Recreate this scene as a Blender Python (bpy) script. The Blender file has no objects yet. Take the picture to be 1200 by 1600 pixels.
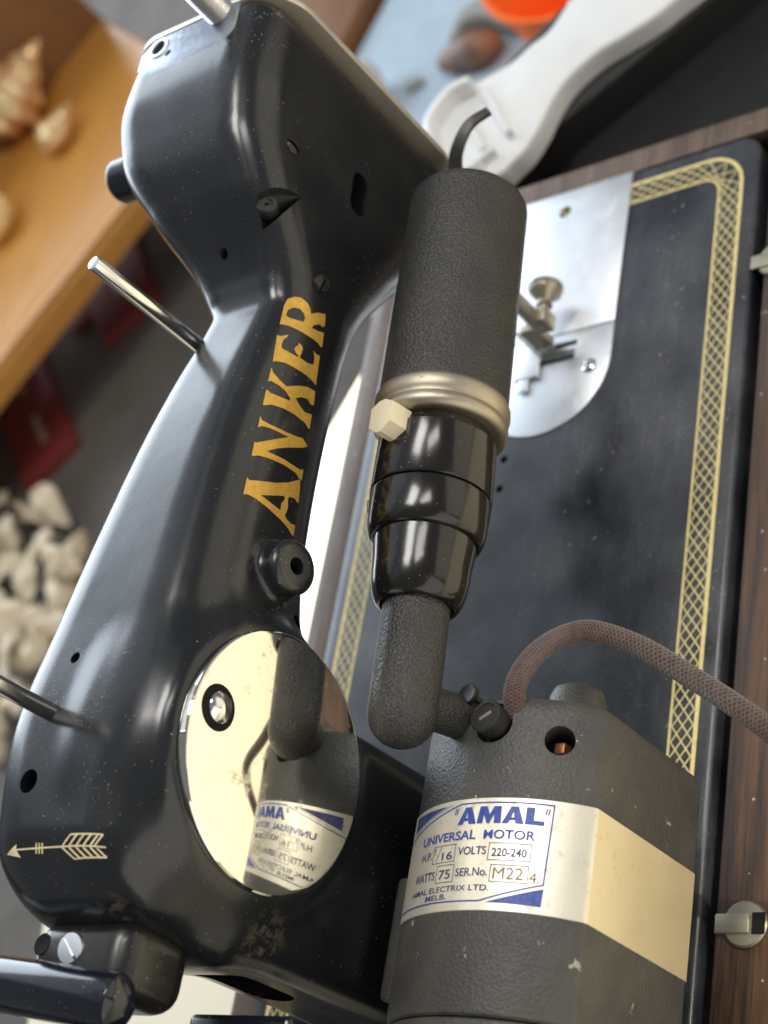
import bpy, bmesh, math, random
import numpy as np
from mathutils import Vector, Matrix
random.seed(7)
C = bpy.context.scene.collection
SC = bpy.context.scene
CM = 0.01          # everything below is written in centimetres: X towards the head, Y towards the front, Z up, bed top at Z = 0

# ------------------------------------------------------------------ camera
cd = bpy.data.cameras.new('camera'); cam = bpy.data.objects.new('camera', cd); C.objects.link(cam)
RW = ((0.16371722, -0.79073773, -0.58985635), (-0.87365553, 0.16148351, -0.45896524), (0.45817321, 0.59047178, -0.66439475))
m3 = Matrix((RW[0], [-v for v in RW[1]], [-v for v in RW[2]])).transposed()
cam.matrix_world = Matrix.Translation(Vector((-9.21138, -25.03394, 46.18729)) * CM) @ m3.to_4x4()
cd.sensor_fit = 'VERTICAL'; cd.sensor_height = 24.0; cd.lens = 24.0 * 2618.54 / 1600.0
cd.clip_start = 0.01; cd.clip_end = 50.0
cd.dof.use_dof = True; cd.dof.focus_distance = 0.475; cd.dof.aperture_fstop = 8.5; cd.dof.aperture_blades = 0
SC.camera = cam
# ------------------------------------------------------------------ world and lamps (a room with big windows on its front side)
w = bpy.data.worlds.new('World'); SC.world = w; w.use_nodes = True
w.node_tree.nodes['Background'].inputs[0].default_value = (0.88, 0.93, 1.0, 1)
w.node_tree.nodes['Background'].inputs[1].default_value = 0.17
SC.view_settings.view_transform = 'Standard'; SC.view_settings.look = 'None'
SC.view_settings.exposure = 0.28; SC.view_settings.gamma = 1.0
def area(name, loc, target, sx, sy, power, col):
    ld = bpy.data.lights.new(name, 'AREA'); ld.shape = 'RECTANGLE'; ld.size = sx; ld.size_y = sy; ld.energy = power; ld.color = col
    o = bpy.data.objects.new(name, ld); C.objects.link(o)
    o.location = Vector(loc) * CM
    o.rotation_euler = (Vector(target) - Vector(loc)).to_track_quat('-Z', 'Y').to_euler()
    return o
area('window_front', (130, 190, 45), (15, 5, 5), 1.5, 1.5, 34, (0.78, 0.89, 1.0))
area('bright_ceiling', (150, 190, 220), (15, 5, 5), 2.4, 1.8, 5.5, (0.80, 0.90, 1.0))
area('pale_ceiling', (130, 90, 270), (15, 5, 5), 3.6, 3.0, 7, (0.84, 0.92, 1.0))
area('window_high', (75, -10, 190), (15, 6, 5), 0.45, 0.7, 14, (1.0, 0.97, 0.92))
area('window_high_second', (78, -85, 175), (15, 6, 5), 0.3, 0.6, 6, (1.0, 0.97, 0.92))
area('back_bounce_fill', (110, -190, 25), (10, -8, 0), 2.0, 1.4, 7, (1.0, 0.90, 0.70))  # added weak warm fill for light bounced from the back, no window there
area('fill_behind_camera', (-170, -230, 70), (5, -2, 5), 4.2, 2.6, 36, (1.0, 0.94, 0.82))  # added fill behind the camera to brighten the motor's flat side, not a window
def sunbeam(name, loc, target, half, power, col, blend):
    ld = bpy.data.lights.new(name, 'SPOT'); ld.energy = power; ld.color = col; ld.spot_size = math.radians(half * 2); ld.spot_blend = blend; ld.shadow_soft_size = 0.01
    o = bpy.data.objects.new(name, ld); C.objects.link(o); o.location = Vector(loc) * CM
    o.rotation_euler = (Vector(target) - Vector(loc)).to_track_quat('-Z', 'Y').to_euler(); return o
sunbeam('sunbeam_back', (40, -170, 150), (12, -52, -8), 12.5, 150, (1.0, 0.93, 0.76), 0.25)      # sun through the window on the table behind the machine
sunbeam('sunbeam_front', (120, 160, 120), (30, 32, -8), 4.0, 240, (1.0, 0.94, 0.80), 0.2)       # and on its front side

# ------------------------------------------------------------------ helpers
def V(*a): return Vector(a)
def link(name, me, mat=None, parent=None, smooth=None):
    o = bpy.data.objects.new(name, me); C.objects.link(o)
    if mat is not None and not me.materials: me.materials.append(mat)
    if smooth is not None and len(me.polygons):
        me.polygons.foreach_set('use_smooth', [True] * len(me.polygons))
        if smooth < 180: me.set_sharp_from_angle(angle=math.radians(smooth))
    if parent is not None:
        o.parent = parent
        o.matrix_parent_inverse = parent_inverse(parent)
    return o
def parent_inverse(p):
    return Matrix.Translation(-p.location) if p.type == 'EMPTY' else Matrix.Identity(4)      # things stand at their Empty, part meshes hold scene coordinates
def mesh(name, vs, fs, mat, parent=None, smooth=None):
    me = bpy.data.meshes.new(name)
    me.from_pydata([tuple(c * CM for c in v) for v in vs], [], fs); me.update()
    bm = bmesh.new(); bm.from_mesh(me); bmesh.ops.recalc_face_normals(bm, faces=bm.faces[:]); bm.to_mesh(me); bm.free()
    return link(name, me, mat, parent, smooth)
def frombm(name, bm, mat, parent=None, smooth=None):
    bmesh.ops.recalc_face_normals(bm, faces=bm.faces[:])
    for v in bm.verts: v.co *= CM
    me = bpy.data.meshes.new(name); bm.to_mesh(me); bm.free()
    return link(name, me, mat, parent, smooth)
def thing(name, label, cat, loc, group=None):
    o = bpy.data.objects.new(name, None); C.objects.link(o); o.location = Vector(loc) * CM
    o.empty_display_size = 0.02
    return tag(o, label, cat, group)
def tag(o, label, cat, group=None, kind=None):
    if label: o['label'] = label
    if cat: o['category'] = cat
    if group: o['group'] = group
    if kind: o['kind'] = kind
    return o
def frame(d):
    d = Vector(d).normalized(); a = Vector((0, 0, 1)) if abs(d.z) < 0.9 else Vector((1, 0, 0))
    u = d.cross(a).normalized(); return d, u, d.cross(u).normalized()
def lathe_vf(prof, o, d, n=48):
    o = Vector(o); d, u, v = frame(d); vs = []; fs = []; rings = []
    for s, r in prof:
        if r < 1e-5: rings.append([len(vs)]); vs.append(o + d * s)
        else:
            rings.append(list(range(len(vs), len(vs) + n)))
            for k in range(n):
                a = 2 * math.pi * k / n; vs.append(o + d * s + (u * math.cos(a) + v * math.sin(a)) * r)
    for A, B in zip(rings, rings[1:]):
        for k in range(n):
            k2 = (k + 1) % n
            if len(A) == 1 and len(B) == 1: continue
            if len(A) == 1: fs.append((A[0], B[k], B[k2]))
            elif len(B) == 1: fs.append((A[k], B[0], A[k2]))
            else: fs.append((A[k], B[k], B[k2], A[k2]))
    return vs, fs
def lathe(name, prof, o, d, mat, parent=None, n=48, smooth=35):
    vs, fs = lathe_vf(prof, o, d, n); return mesh(name, vs, fs, mat, parent, smooth)
def rod_prof(L, r, b=0.06): return [(0, 0), (0, r - b), (b * .3, r - b * .3), (b, r), (L - b, r), (L - b * .3, r - b * .3), (L, r - b), (L, 0)]
def spline(pts, n=12):
    P = [Vector(p) for p in pts]; P = [2 * P[0] - P[1]] + P + [2 * P[-1] - P[-2]]; out = []
    for i in range(1, len(P) - 2):
        for k in range(n):
            t = k / n; a, b, c, d = P[i - 1:i + 3]
            out.append(0.5 * ((2 * b) + (c - a) * t + (2 * a - 5 * b + 4 * c - d) * t * t + (3 * b - a - 3 * c + d) * t ** 3))
    out.append(P[-2]); return out
def tube_vf(pts, rad, n=20, caps=True):
    vs = []; fs = []; pts = [Vector(p) for p in pts]; up = None
    for i, p in enumerate(pts):
        t = (pts[min(i + 1, len(pts) - 1)] - pts[max(i - 1, 0)]).normalized()
        if up is None: up = frame(t)[1]
        up = (up - t * up.dot(t)).normalized(); b = t.cross(up); r = rad(i / (len(pts) - 1)) if callable(rad) else rad
        for k in range(n):
            a = 2 * math.pi * k / n; vs.append(p + (up * math.cos(a) + b * math.sin(a)) * r)
    for i in range(len(pts) - 1):
        for k in range(n): fs.append((i * n + k, i * n + (k + 1) % n, (i + 1) * n + (k + 1) % n, (i + 1) * n + k))
    if caps: fs.append(tuple(range(n))[::-1]); fs.append(tuple(range((len(pts) - 1) * n, len(pts) * n)))
    return vs, fs
def tube(name, pts, rad, mat, parent=None, n=20, smooth=50):
    vs, fs = tube_vf(pts, rad, n); return mesh(name, vs, fs, mat, parent, smooth)
def rbox_bm(c, s, b=0.1, seg=3, rot=None):
    bm = bmesh.new(); bmesh.ops.create_cube(bm, size=1.0)
    for v in bm.verts: v.co = Vector((v.co.x * s[0], v.co.y * s[1], v.co.z * s[2]))
    if b > 0: bmesh.ops.bevel(bm, geom=bm.edges[:], offset=b, segments=seg, profile=0.5, affect='EDGES')
    M = Matrix.Translation(Vector(c)) @ (rot.to_4x4() if rot is not None else Matrix.Identity(4))
    bmesh.ops.transform(bm, matrix=M, verts=bm.verts[:]); return bm
def rbox(name, c, s, mat, parent=None, b=0.1, seg=3, rot=None, smooth=40):
    return frombm(name, rbox_bm(c, s, b, seg, rot), mat, parent, smooth)
def prism_bm(poly, z0, z1, bev=0.0, seg=2):
    """flat outline in X, Y lifted from z0 to z1"""
    bm = bmesh.new(); vs = [bm.verts.new((p[0], p[1], z0)) for p in poly]; f = bm.faces.new(vs)
    r = bmesh.ops.extrude_face_region(bm, geom=[f]); top = [g for g in r['geom'] if isinstance(g, bmesh.types.BMVert)]
    for v in top: v.co.z = z1
    bmesh.ops.recalc_face_normals(bm, faces=bm.faces[:])
    if bev > 0:
        es = [e for e in bm.edges if all(abs(v.co.z - z1) < 1e-6 for v in e.verts)]
        bmesh.ops.bevel(bm, geom=es, offset=bev, segments=seg, profile=0.5, affect='EDGES')
    return bm
def rrect(x0, x1, y0, y1, r, n=10):
    out = []
    for cx, cy, a0 in ((x1 - r, y1 - r, 0), (x0 + r, y1 - r, 90), (x0 + r, y0 + r, 180), (x1 - r, y0 + r, 270)):
        for k in range(n + 1):
            a = math.radians(a0 + 90 * k / n); out.append((cx + r * math.cos(a), cy + r * math.sin(a)))
    return out
def boolean(o, cutter):
    md = o.modifiers.new('cut', 'BOOLEAN'); md.operation = 'DIFFERENCE'; md.solver = 'EXACT'; md.object = cutter
    dg = bpy.context.evaluated_depsgraph_get(); me = bpy.data.meshes.new_from_object(o.evaluated_get(dg))
    old = o.data; o.modifiers.clear(); o.data = me; bpy.data.meshes.remove(old)
    cm = cutter.data; bpy.data.objects.remove(cutter); bpy.data.meshes.remove(cm)
def cyls(name, lst, n=28):
    vs = []; fs = []
    for o, d, L, r in lst:
        a, b = lathe_vf([(0, 0), (0, r), (L, r), (L, 0)], o, d, n); k = len(vs); vs += a; fs += [tuple(i + k for i in f) for f in b]
    return mesh(name, vs, fs, None)

# ------------------------------------------------------------------ materials
def new(name):
    m = bpy.data.materials.new(name); m.use_nodes = True; nt = m.node_tree; return m, nt, nt.nodes['Principled BSDF']
def N(nt, typ, **kw):
    n = nt.nodes.new(typ)
    for k, v in kw.items():
        if k in n.inputs: n.inputs[k].default_value = v
        else: setattr(n, k, v)
    return n
def ramp(nt, src, stops):
    r = nt.nodes.new('ShaderNodeValToRGB'); e = r.color_ramp.elements
    while len(e) < len(stops): e.new(0.5)
    for el, (p, c) in zip(e, stops): el.position = p; el.color = c if len(c) == 4 else (*c, 1)
    nt.links.new(src, r.inputs[0]); return r
def g(v): return (v, v, v, 1)
def coords(nt, scale=1.0):
    t = nt.nodes.new('ShaderNodeTexCoord'); mp = nt.nodes.new('ShaderNodeMapping')
    s = scale if isinstance(scale, (tuple, list)) else (scale,) * 3
    mp.inputs['Scale'].default_value = s; nt.links.new(t.outputs['Object'], mp.inputs[0]); return mp.outputs[0]
def mixcol(nt, fac, a, b):
    m = nt.nodes.new('ShaderNodeMix'); m.data_type = 'RGBA'
    for sock, val in ((0, fac), (6, a), (7, b)):
        if hasattr(val, 'links') or isinstance(val, bpy.types.NodeSocket): nt.links.new(val, m.inputs[sock])
        else: m.inputs[sock].default_value = val if sock == 0 else ((*val, 1) if len(val) == 3 else val)
    return m.outputs[2]
def mul(nt, a, b, op='MULTIPLY'):
    m = nt.nodes.new('ShaderNodeMath'); m.operation = op
    for i, v in enumerate((a, b)):
        if isinstance(v, bpy.types.NodeSocket): nt.links.new(v, m.inputs[i])
        else: m.inputs[i].default_value = v
    return m.outputs[0]
def noise(nt, co, sc, det=4.0, rough=0.55):
    n = N(nt, 'ShaderNodeTexNoise', Scale=sc, Detail=det, Roughness=rough); nt.links.new(co, n.inputs['Vector']); return n.outputs[0]
def voro(nt, co, sc, feature='F1'):
    n = nt.nodes.new('ShaderNodeTexVoronoi'); n.feature = feature; n.inputs['Scale'].default_value = sc; nt.links.new(co, n.inputs['Vector']); return n
def bump(nt, b, h, strength=0.3, dist=0.0005):
    n = N(nt, 'ShaderNodeBump', Strength=strength, Distance=dist); nt.links.new(h, n.inputs['Height']); nt.links.new(n.outputs[0], b.inputs['Normal']); return n
def specks(nt, co, sc, size, dens):
    """small separate flecks: 1 inside a fleck, patchy over the surface"""
    v = voro(nt, co, sc); d = ramp(nt, v.outputs['Distance'], [(size * 0.6, g(1)), (size, g(0))]).outputs[0]
    sep = nt.nodes.new('ShaderNodeSeparateColor'); nt.links.new(v.outputs['Color'], sep.inputs[0])
    keep = ramp(nt, sep.outputs[0], [(dens, g(1)), (dens + 0.01, g(0))]).outputs[0]
    return mul(nt, d, keep)
def near(nt, p, rad, soft=0.6):
    """1 near the point p (cm), fading out at rad"""
    t = nt.nodes.new('ShaderNodeTexCoord'); v = nt.nodes.new('ShaderNodeVectorMath'); v.operation = 'DISTANCE'
    nt.links.new(t.outputs['Object'], v.inputs[0]); v.inputs[1].default_value = [c * CM for c in p]
    return ramp(nt, mul(nt, v.outputs['Value'], 1.0 / (rad * CM)), [(1 - soft, g(1)), (1.0, g(0))]).outputs[0]
def enamel(name, base=(0.010, 0.011, 0.013), rough=0.17, dust=0.12, fleck=0.16, haze=0.0, brown=0.0, lint=(), grime=(), scuff=0.0):
    m, nt, b = new(name); co = coords(nt)
    cl = ramp(nt, noise(nt, co, 22, 3), [(0.35, g(0)), (0.75, g(1))]).outputs[0]
    fl = mul(nt, specks(nt, coords(nt, (1, 2.1, 1.4)), 800, 0.24, fleck * 1.6), mul(nt, cl, 0.9))
    fl2 = mul(nt, specks(nt, coords(nt, (1.7, 0.8, 1.2)), 300, 0.10, fleck * 0.8), 0.75)
    fl2 = mul(nt, fl2, mul(nt, specks(nt, co, 1500, 0.26, fleck * 0.5), mul(nt, cl, 0.5)), 'MAXIMUM')
    both = mul(nt, fl, fl2, 'MAXIMUM')
    for p, rad in lint:
        k = mul(nt, specks(nt, coords(nt, (1.2, 2.4, 1)), 620, 0.24, 0.55), near(nt, p, rad)); k2 = specks(nt, coords(nt, (2.6, 1, 1.6)), 480, 0.20, 0.5)
        k = mul(nt, k, mul(nt, k2, near(nt, p, rad)), 'MAXIMUM')
        both = mul(nt, both, mul(nt, k, ramp(nt, noise(nt, co, 130, 4), [(0.42, g(0)), (0.6, g(0.9))]).outputs[0]), 'MAXIMUM')
    gr = None
    for p, rad in grime:
        k = mul(nt, near(nt, p, rad, 0.75), ramp(nt, noise(nt, coords(nt, (1, 1, 1)), 260, 8, 0.7), [(0.47, g(0)), (0.56, g(1))]).outputs[0]); gr = k if gr is None else mul(nt, gr, k, 'MAXIMUM')
    hz = mul(nt, cl, haze)
    if scuff:
        a = ramp(nt, noise(nt, coords(nt, (0.12, 1, 1)), 420, 6, 0.7), [(0.50, g(0)), (0.68, g(1))]).outputs[0]; r2 = nt.nodes.new('ShaderNodeVectorRotate'); r2.inputs['Angle'].default_value = 0.9
        nt.links.new(nt.nodes.new('ShaderNodeTexCoord').outputs['Object'], r2.inputs['Vector']); mp2 = nt.nodes.new('ShaderNodeMapping'); mp2.inputs['Scale'].default_value = (0.08, 1, 1); nt.links.new(r2.outputs[0], mp2.inputs[0])
        a2 = ramp(nt, noise(nt, mp2.outputs[0], 520, 6, 0.7), [(0.54, g(0)), (0.70, g(1))]).outputs[0]
        hz = mul(nt, hz, mul(nt, mul(nt, mul(nt, a, a2, 'MAXIMUM'), 0.6 * scuff), 0.65, 'ADD'))
    col = mixcol(nt, hz, base, (0.13, 0.14, 0.155))
    if brown: col = mixcol(nt, mul(nt, ramp(nt, noise(nt, co, 60, 5), [(0.5, g(0)), (0.7, g(1))]).outputs[0], brown), col, (0.10, 0.055, 0.03))
    if gr is not None: col = mixcol(nt, gr, col, (0.075, 0.062, 0.040))
    col = mixcol(nt, both, col, (0.42, 0.38, 0.30))
    nt.links.new(col, b.inputs['Base Color'])
    rg = ramp(nt, noise(nt, co, 45, 6), [(0.3, g(rough)), (0.75, g(rough + dust))]).outputs[0]
    nt.links.new(mul(nt, rg, mul(nt, mul(nt, both, gr, 'MAXIMUM') if gr is not None else both, 0.45), 'ADD'), b.inputs['Roughness'])
    b.inputs['Coat Weight'].default_value = 0.15; b.inputs['Coat Roughness'].default_value = 0.12
    bump(nt, b, mul(nt, noise(nt, co, 90, 3), mul(nt, both, 0.6), 'ADD'), 0.10, 0.0006)
    return m
def metal(name, col, rough=0.2, pit=0.3, pitcol=(0.12, 0.09, 0.06), smear=0.12, sc=140, brush=None, metallic=1.0, bmp=0.08):
    m, nt, b = new(name); co = coords(nt)
    n1 = noise(nt, co, sc * 0.3, 6); p = mul(nt, specks(nt, co, sc * 4, 0.22, 0.10), pit)
    p2 = mul(nt, ramp(nt, noise(nt, co, sc * 1.2, 8, 0.7), [(0.57, g(0)), (0.68, g(1))]).outputs[0], pit * 0.7)
    nt.links.new(mixcol(nt, mul(nt, p, p2, 'MAXIMUM'), col, pitcol), b.inputs['Base Color'])
    b.inputs['Metallic'].default_value = metallic
    rg = ramp(nt, n1, [(0.3, g(rough)), (0.75, g(rough + smear))]).outputs[0]
    nt.links.new(mul(nt, rg, mul(nt, p2, 0.5), 'ADD'), b.inputs['Roughness'])
    h = noise(nt, coords(nt, brush) if brush else co, sc * 2, 4); bump(nt, b, h, bmp, 0.0003)
    return m
def crackle(name, base, sc, strength, rough=0.5, tint=(0.10, 0.08, 0.06), spec=0.5, chips=0.0):
    m, nt, b = new(name); co = coords(nt)
    v = voro(nt, co, sc); wv = noise(nt, co, sc * 1.3, 5, 0.65)
    h = mul(nt, v.outputs['Distance'], wv)
    t = ramp(nt, noise(nt, co, 40, 5), [(0.42, g(0)), (0.72, g(1))]).outputs[0]
    col = mixcol(nt, mul(nt, t, 0.55), base, tint)
    if chips:
        wob = nt.nodes.new('ShaderNodeTexNoise'); wob.inputs['Scale'].default_value = 330; nt.links.new(co, wob.inputs['Vector'])
        vm = nt.nodes.new('ShaderNodeMixRGB'); vm.blend_type = 'LINEAR_LIGHT'; vm.inputs[0].default_value = 0.004; nt.links.new(co, vm.inputs[1]); nt.links.new(wob.outputs[1], vm.inputs[2])
        ch = mul(nt, mul(nt, specks(nt, vm.outputs[0], 95, 0.15, chips), specks(nt, vm.outputs[0], 260, 0.17, chips * 1.2), 'MAXIMUM'), ramp(nt, noise(nt, co, 420, 3), [(0.40, g(0.3)), (0.5, g(1))]).outputs[0])
        col = mixcol(nt, ch, col, (0.40, 0.37, 0.29))
    nt.links.new(col, b.inputs['Base Color'])
    b.inputs['Specular IOR Level'].default_value = spec
    nt.links.new(ramp(nt, wv, [(0.3, g(rough - 0.1)), (0.8, g(rough + 0.12))]).outputs[0], b.inputs['Roughness'])
    bump(nt, b, h, strength, 0.0006); return m
def plain(name, col, rough=0.5, var=0.15, sc=60, bmp=0.1, spec=0.5, col2=None, metallic=0.0):
    m, nt, b = new(name); co = coords(nt)
    c2 = col2 if col2 else tuple(max(0, c * (1 - var * 2)) for c in col)
    nt.links.new(mixcol(nt, ramp(nt, noise(nt, co, sc, 5), [(0.35, g(0)), (0.7, g(1))]).outputs[0], col, c2), b.inputs['Base Color'])
    b.inputs['Roughness'].default_value = rough; b.inputs['Specular IOR Level'].default_value = spec; b.inputs['Metallic'].default_value = metallic
    bump(nt, b, noise(nt, co, sc * 4, 4), bmp, 0.0005); return m
def wood(name, c1, c2, rough=0.45, sc=30, stretch=(0.07, 1, 1), dusty=0.0, gr=0.5):
    m, nt, b = new(name); co = coords(nt, stretch)
    n1 = noise(nt, co, sc, 8, 0.65); n2 = noise(nt, co, sc * 6, 6, 0.7)
    k = mul(nt, mul(nt, n1, 0.65), mul(nt, n2, 0.35), 'ADD')
    col = mixcol(nt, ramp(nt, k, [(0.5 - 0.28 * gr, g(0)), (0.5 + 0.28 * gr, g(1))]).outputs[0], c1, c2)
    pores = ramp(nt, n2, [(0.30, g(1)), (0.40, g(0))]).outputs[0]
    col = mixcol(nt, mul(nt, pores, 0.6), col, tuple(c * 0.3 for c in c1))
    if dusty:
        c0 = coords(nt); col = mixcol(nt, specks(nt, c0, 330, 0.2, dusty), col, (0.4, 0.36, 0.28))
    nt.links.new(col, b.inputs['Base Color'])
    nt.links.new(ramp(nt, n2, [(0.3, g(rough - 0.1)), (0.7, g(rough + 0.15))]).outputs[0], b.inputs['Roughness'])
    bump(nt, b, k, 0.35, 0.0006); return m

GRIME = (((0.7, 5.7, 13.2), 1.1), ((0.3, 7.0, 17.6), 0.5))
M_BODY = enamel('black_enamel', rough=0.19, fleck=0.03, haze=0.06, scuff=1.0, lint=(((5.9, 9.0, 18.9), 2.2), ((7.2, 8.2, 18.7), 1.6), ((28.8, 8.0, 20.0), 1.9), ((3.4, 7.2, 18.2), 1.2)), grime=GRIME)
M_BED = enamel('dusty_bed_enamel', base=(0.010, 0.012, 0.018), rough=0.24, dust=0.26, fleck=0.2, haze=0.65, scuff=1.0)
M_BARE = enamel('worn_enamel', base=(0.007, 0.006, 0.005), rough=0.24, dust=0.2, fleck=0.08, haze=0.03, brown=0.15)
M_LEVER = enamel('lever_enamel', base=(0.008, 0.010, 0.016), rough=0.10, fleck=0.05)
M_TOPPLATE = plain('worn_blued_plate', (0.46, 0.50, 0.58), 0.34, 0.2, 90, 0.25, metallic=0.85)
M_GOLD = plain('gold_leaf_print', (0.74, 0.45, 0.085), 0.38, 0.12, 700, 0.2, metallic=0.4, col2=(0.62, 0.34, 0.05))
M_PALEGOLD = plain('pale_gold_print', (0.82, 0.68, 0.30), 0.42, 0.14, 500, 0.12, metallic=0.1, col2=(0.66, 0.50, 0.18))
M_CREAMGOLD = plain('cream_gold_transfer', (0.86, 0.74, 0.42), 0.45, 0.1, 500, 0.1)
M_CHROME = metal('polished_cover_chrome', (0.85, 0.82, 0.72), 0.035, 0.5, (0.16, 0.14, 0.10), 0.05, 190, bmp=0.010)
M_EDGE = metal('face_plate_nickel', (0.86, 0.78, 0.66), 0.34, 0.2, metallic=0.75)
M_PIN = metal('pin_steel', (0.80, 0.78, 0.75), 0.14, 0.4, smear=0.1, bmp=0.04)
M_PLATE = metal('bright_plate_steel', (0.80, 0.82, 0.85), 0.34, 0.6, (0.50, 0.45, 0.36), 0.14, 120, bmp=0.05)
M_STEEL = metal('screw_steel', (0.74, 0.73, 0.70), 0.26, 0.5, smear=0.15, bmp=0.08)
M_OLDSTEEL = metal('tarnished_steel', (0.42, 0.37, 0.29), 0.34, 0.6, smear=0.2, bmp=0.15)
M_BRONZE = metal('dull_nickel_ring', (0.44, 0.39, 0.30), 0.42, 0.3, (0.2, 0.14, 0.08), 0.12, 260, bmp=0.12)
M_HINGE = metal('dull_hinge_metal', (0.34, 0.31, 0.24), 0.45, 0.4, (0.2, 0.15, 0.08), 0.15, 200)
M_DARKMETAL = plain('oil_blackened_steel', (0.05, 0.046, 0.04), 0.4, 0.3, 120, 0.2, metallic=0.5)
M_BAKELITE = enamel('black_bakelite', base=(0.010, 0.009, 0.008), rough=0.14, dust=0.08, fleck=0.035)
M_WRINKLE = crackle('wrinkle_black_paint', (0.036, 0.035, 0.034), 1150, 1.0, 0.32, (0.070, 0.060, 0.048))
M_MOTOR = crackle('rough_motor_paint', (0.060, 0.058, 0.055), 1000, 0.5, 0.50, (0.135, 0.118, 0.086), chips=0.05)
M_IVORY = plain('ivory_plastic', (0.80, 0.70, 0.48), 0.4, 0.06, 80, 0.05)
M_LABEL = metal('satin_label_metal', (0.82, 0.77, 0.64), 0.38, 0.4, (0.35, 0.27, 0.15), 0.1, 220, brush=(1, 1, 1), metallic=0.55, bmp=0.10)
M_LABEL2 = metal('warm_lit_label_metal', (0.86, 0.74, 0.47), 0.36, 0.45, (0.45, 0.32, 0.15), 0.1, 200, metallic=0.5, bmp=0.10)  # same label metal, warm bounce light on its flat side put into the colour
M_BLUE = plain('blue_print', (0.016, 0.050, 0.33), 0.45, 0.12, 700, 0.05, col2=(0.05, 0.10, 0.40))
M_NAVY = plain('dark_blue_print', (0.016, 0.035, 0.17), 0.5, 0.12, 700, 0.05, col2=(0.09, 0.10, 0.20))
M_STAMP = plain('stamped_digits', (0.30, 0.23, 0.12), 0.5, 0.2, 300, 0.05)
M_HOLE = plain('dark_hole', (0.006, 0.006, 0.006), 0.7, 0.1, 60, 0.05, spec=0.2)
M_COPPER = plain('copper_brush', (0.45, 0.17, 0.07), 0.4, 0.2, 120, 0.2, metallic=0.7)
M_FIBRE = plain('black_fibre_cap', (0.022, 0.021, 0.020), 0.55, 0.2, 260, 0.35)
M_RIM = wood('grey_brown_case_wood', (0.17, 0.115, 0.08), (0.085, 0.055, 0.038), 0.42, 120, dusty=0.05, gr=0.32)
M_BOARD = wood('dark_walnut_board', (0.016, 0.008, 0.005), (0.115, 0.052, 0.018), 0.6, 190, (0.05, 1, 1), dusty=0.10, gr=0.32)
M_TABLE = plain('cream_table_paint', (0.86, 0.78, 0.58), 0.55, 0.03, 14, 0.1)
M_GREY = plain('grey_carpet', (0.17, 0.155, 0.14), 0.9, 0.12, 18, 0.5, spec=0.15)
M_ORANGE = wood('orange_pine', (0.62, 0.29, 0.055), (0.46, 0.19, 0.032), 0.35, 4, (0.12, 1, 1), gr=0.8)
M_BROWNW = wood('brown_panel_wood', (0.26, 0.115, 0.034), (0.15, 0.062, 0.022), 0.45, 4, (0.15, 1, 1))
M_RED = plain('maroon_card', (0.24, 0.036, 0.034), 0.5, 0.12, 30, 0.1)
M_SILVERPRINT = plain('silver_print', (0.50, 0.38, 0.30), 0.4, 0.1, 60, 0.05)
M_SATIN = plain('grey_satin', (0.30, 0.29, 0.29), 0.35, 0.2, 14, 0.2)
M_PALEBLUE = plain('pale_blue_cloth', (0.44, 0.55, 0.63), 0.8, 0.06, 30, 0.3)
M_WHITE = plain('white_plastic', (0.78, 0.78, 0.76), 0.4, 0.04, 30, 0.04)
M_CASE = plain('black_leatherette', (0.020, 0.020, 0.021), 0.5, 0.15, 160, 0.4)
M_CASEIN = plain('black_case_lining', (0.012, 0.012, 0.012), 0.7, 0.15, 90, 0.3, spec=0.3)
M_TUB = plain('orange_red_plastic', (1.0, 0.19, 0.03), 0.6, 0.04, 20, 0.03, spec=0.2)
M_SHELLY = plain('yellow_pink_shell', (0.92, 0.68, 0.16), 0.14, 0.1, 22, 0.8, col2=(0.92, 0.80, 0.62), metallic=0.4)
M_SHELLP = plain('pink_brown_shell', (0.80, 0.42, 0.20), 0.14, 0.1, 22, 0.8, col2=(0.92, 0.74, 0.40), metallic=0.4)
M_CORAL = plain('pale_shell_cluster', (0.88, 0.78, 0.60), 0.4, 0.1, 30, 0.4, col2=(0.66, 0.44, 0.22))
M_STONE = plain('brown_pebble', (0.34, 0.17, 0.09), 0.45, 0.2, 26, 0.3, col2=(0.09, 0.07, 0.06))
M_STONEG = plain('grey_pebble', (0.30, 0.30, 0.26), 0.5, 0.2, 26, 0.3)
M_PALE = plain('white_shell', (0.78, 0.70, 0.64), 0.4, 0.08, 40, 0.2)
def cordmat():
    m, nt, b = new('braided_cord_cloth'); t = nt.nodes.new('ShaderNodeUVMap'); co = t.outputs[0]
    sx = nt.nodes.new('ShaderNodeSeparateXYZ'); nt.links.new(co, sx.inputs[0])
    a = mul(nt, mul(nt, sx.outputs[0], sx.outputs[1], 'ADD'), 2 * math.pi); c = mul(nt, mul(nt, sx.outputs[0], sx.outputs[1], 'SUBTRACT'), 2 * math.pi)
    h = mul(nt, mul(nt, a, 0, 'SINE'), mul(nt, c, 0, 'SINE'), 'MAXIMUM')
    o = coords(nt); n1 = noise(nt, o, 500, 4); t2 = ramp(nt, noise(nt, o, 26, 3), [(0.4, g(0)), (0.65, g(1))]).outputs[0]
    base = mixcol(nt, t2, (0.165, 0.122, 0.100), (0.150, 0.086, 0.080))
    hh = ramp(nt, mul(nt, mul(nt, h, 0.35), n1, 'ADD'), [(0.2, g(0)), (0.85, g(1))]).outputs[0]
    nt.links.new(mixcol(nt, hh, (0.060, 0.042, 0.036), base), b.inputs['Base Color'])
    b.inputs['Roughness'].default_value = 0.85; b.inputs['Specular IOR Level'].default_value = 0.2
    b.inputs['Sheen Weight'].default_value = 0.3
    bump(nt, b, hh, 0.7, 0.0007); return m
M_CORD = cordmat()

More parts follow.
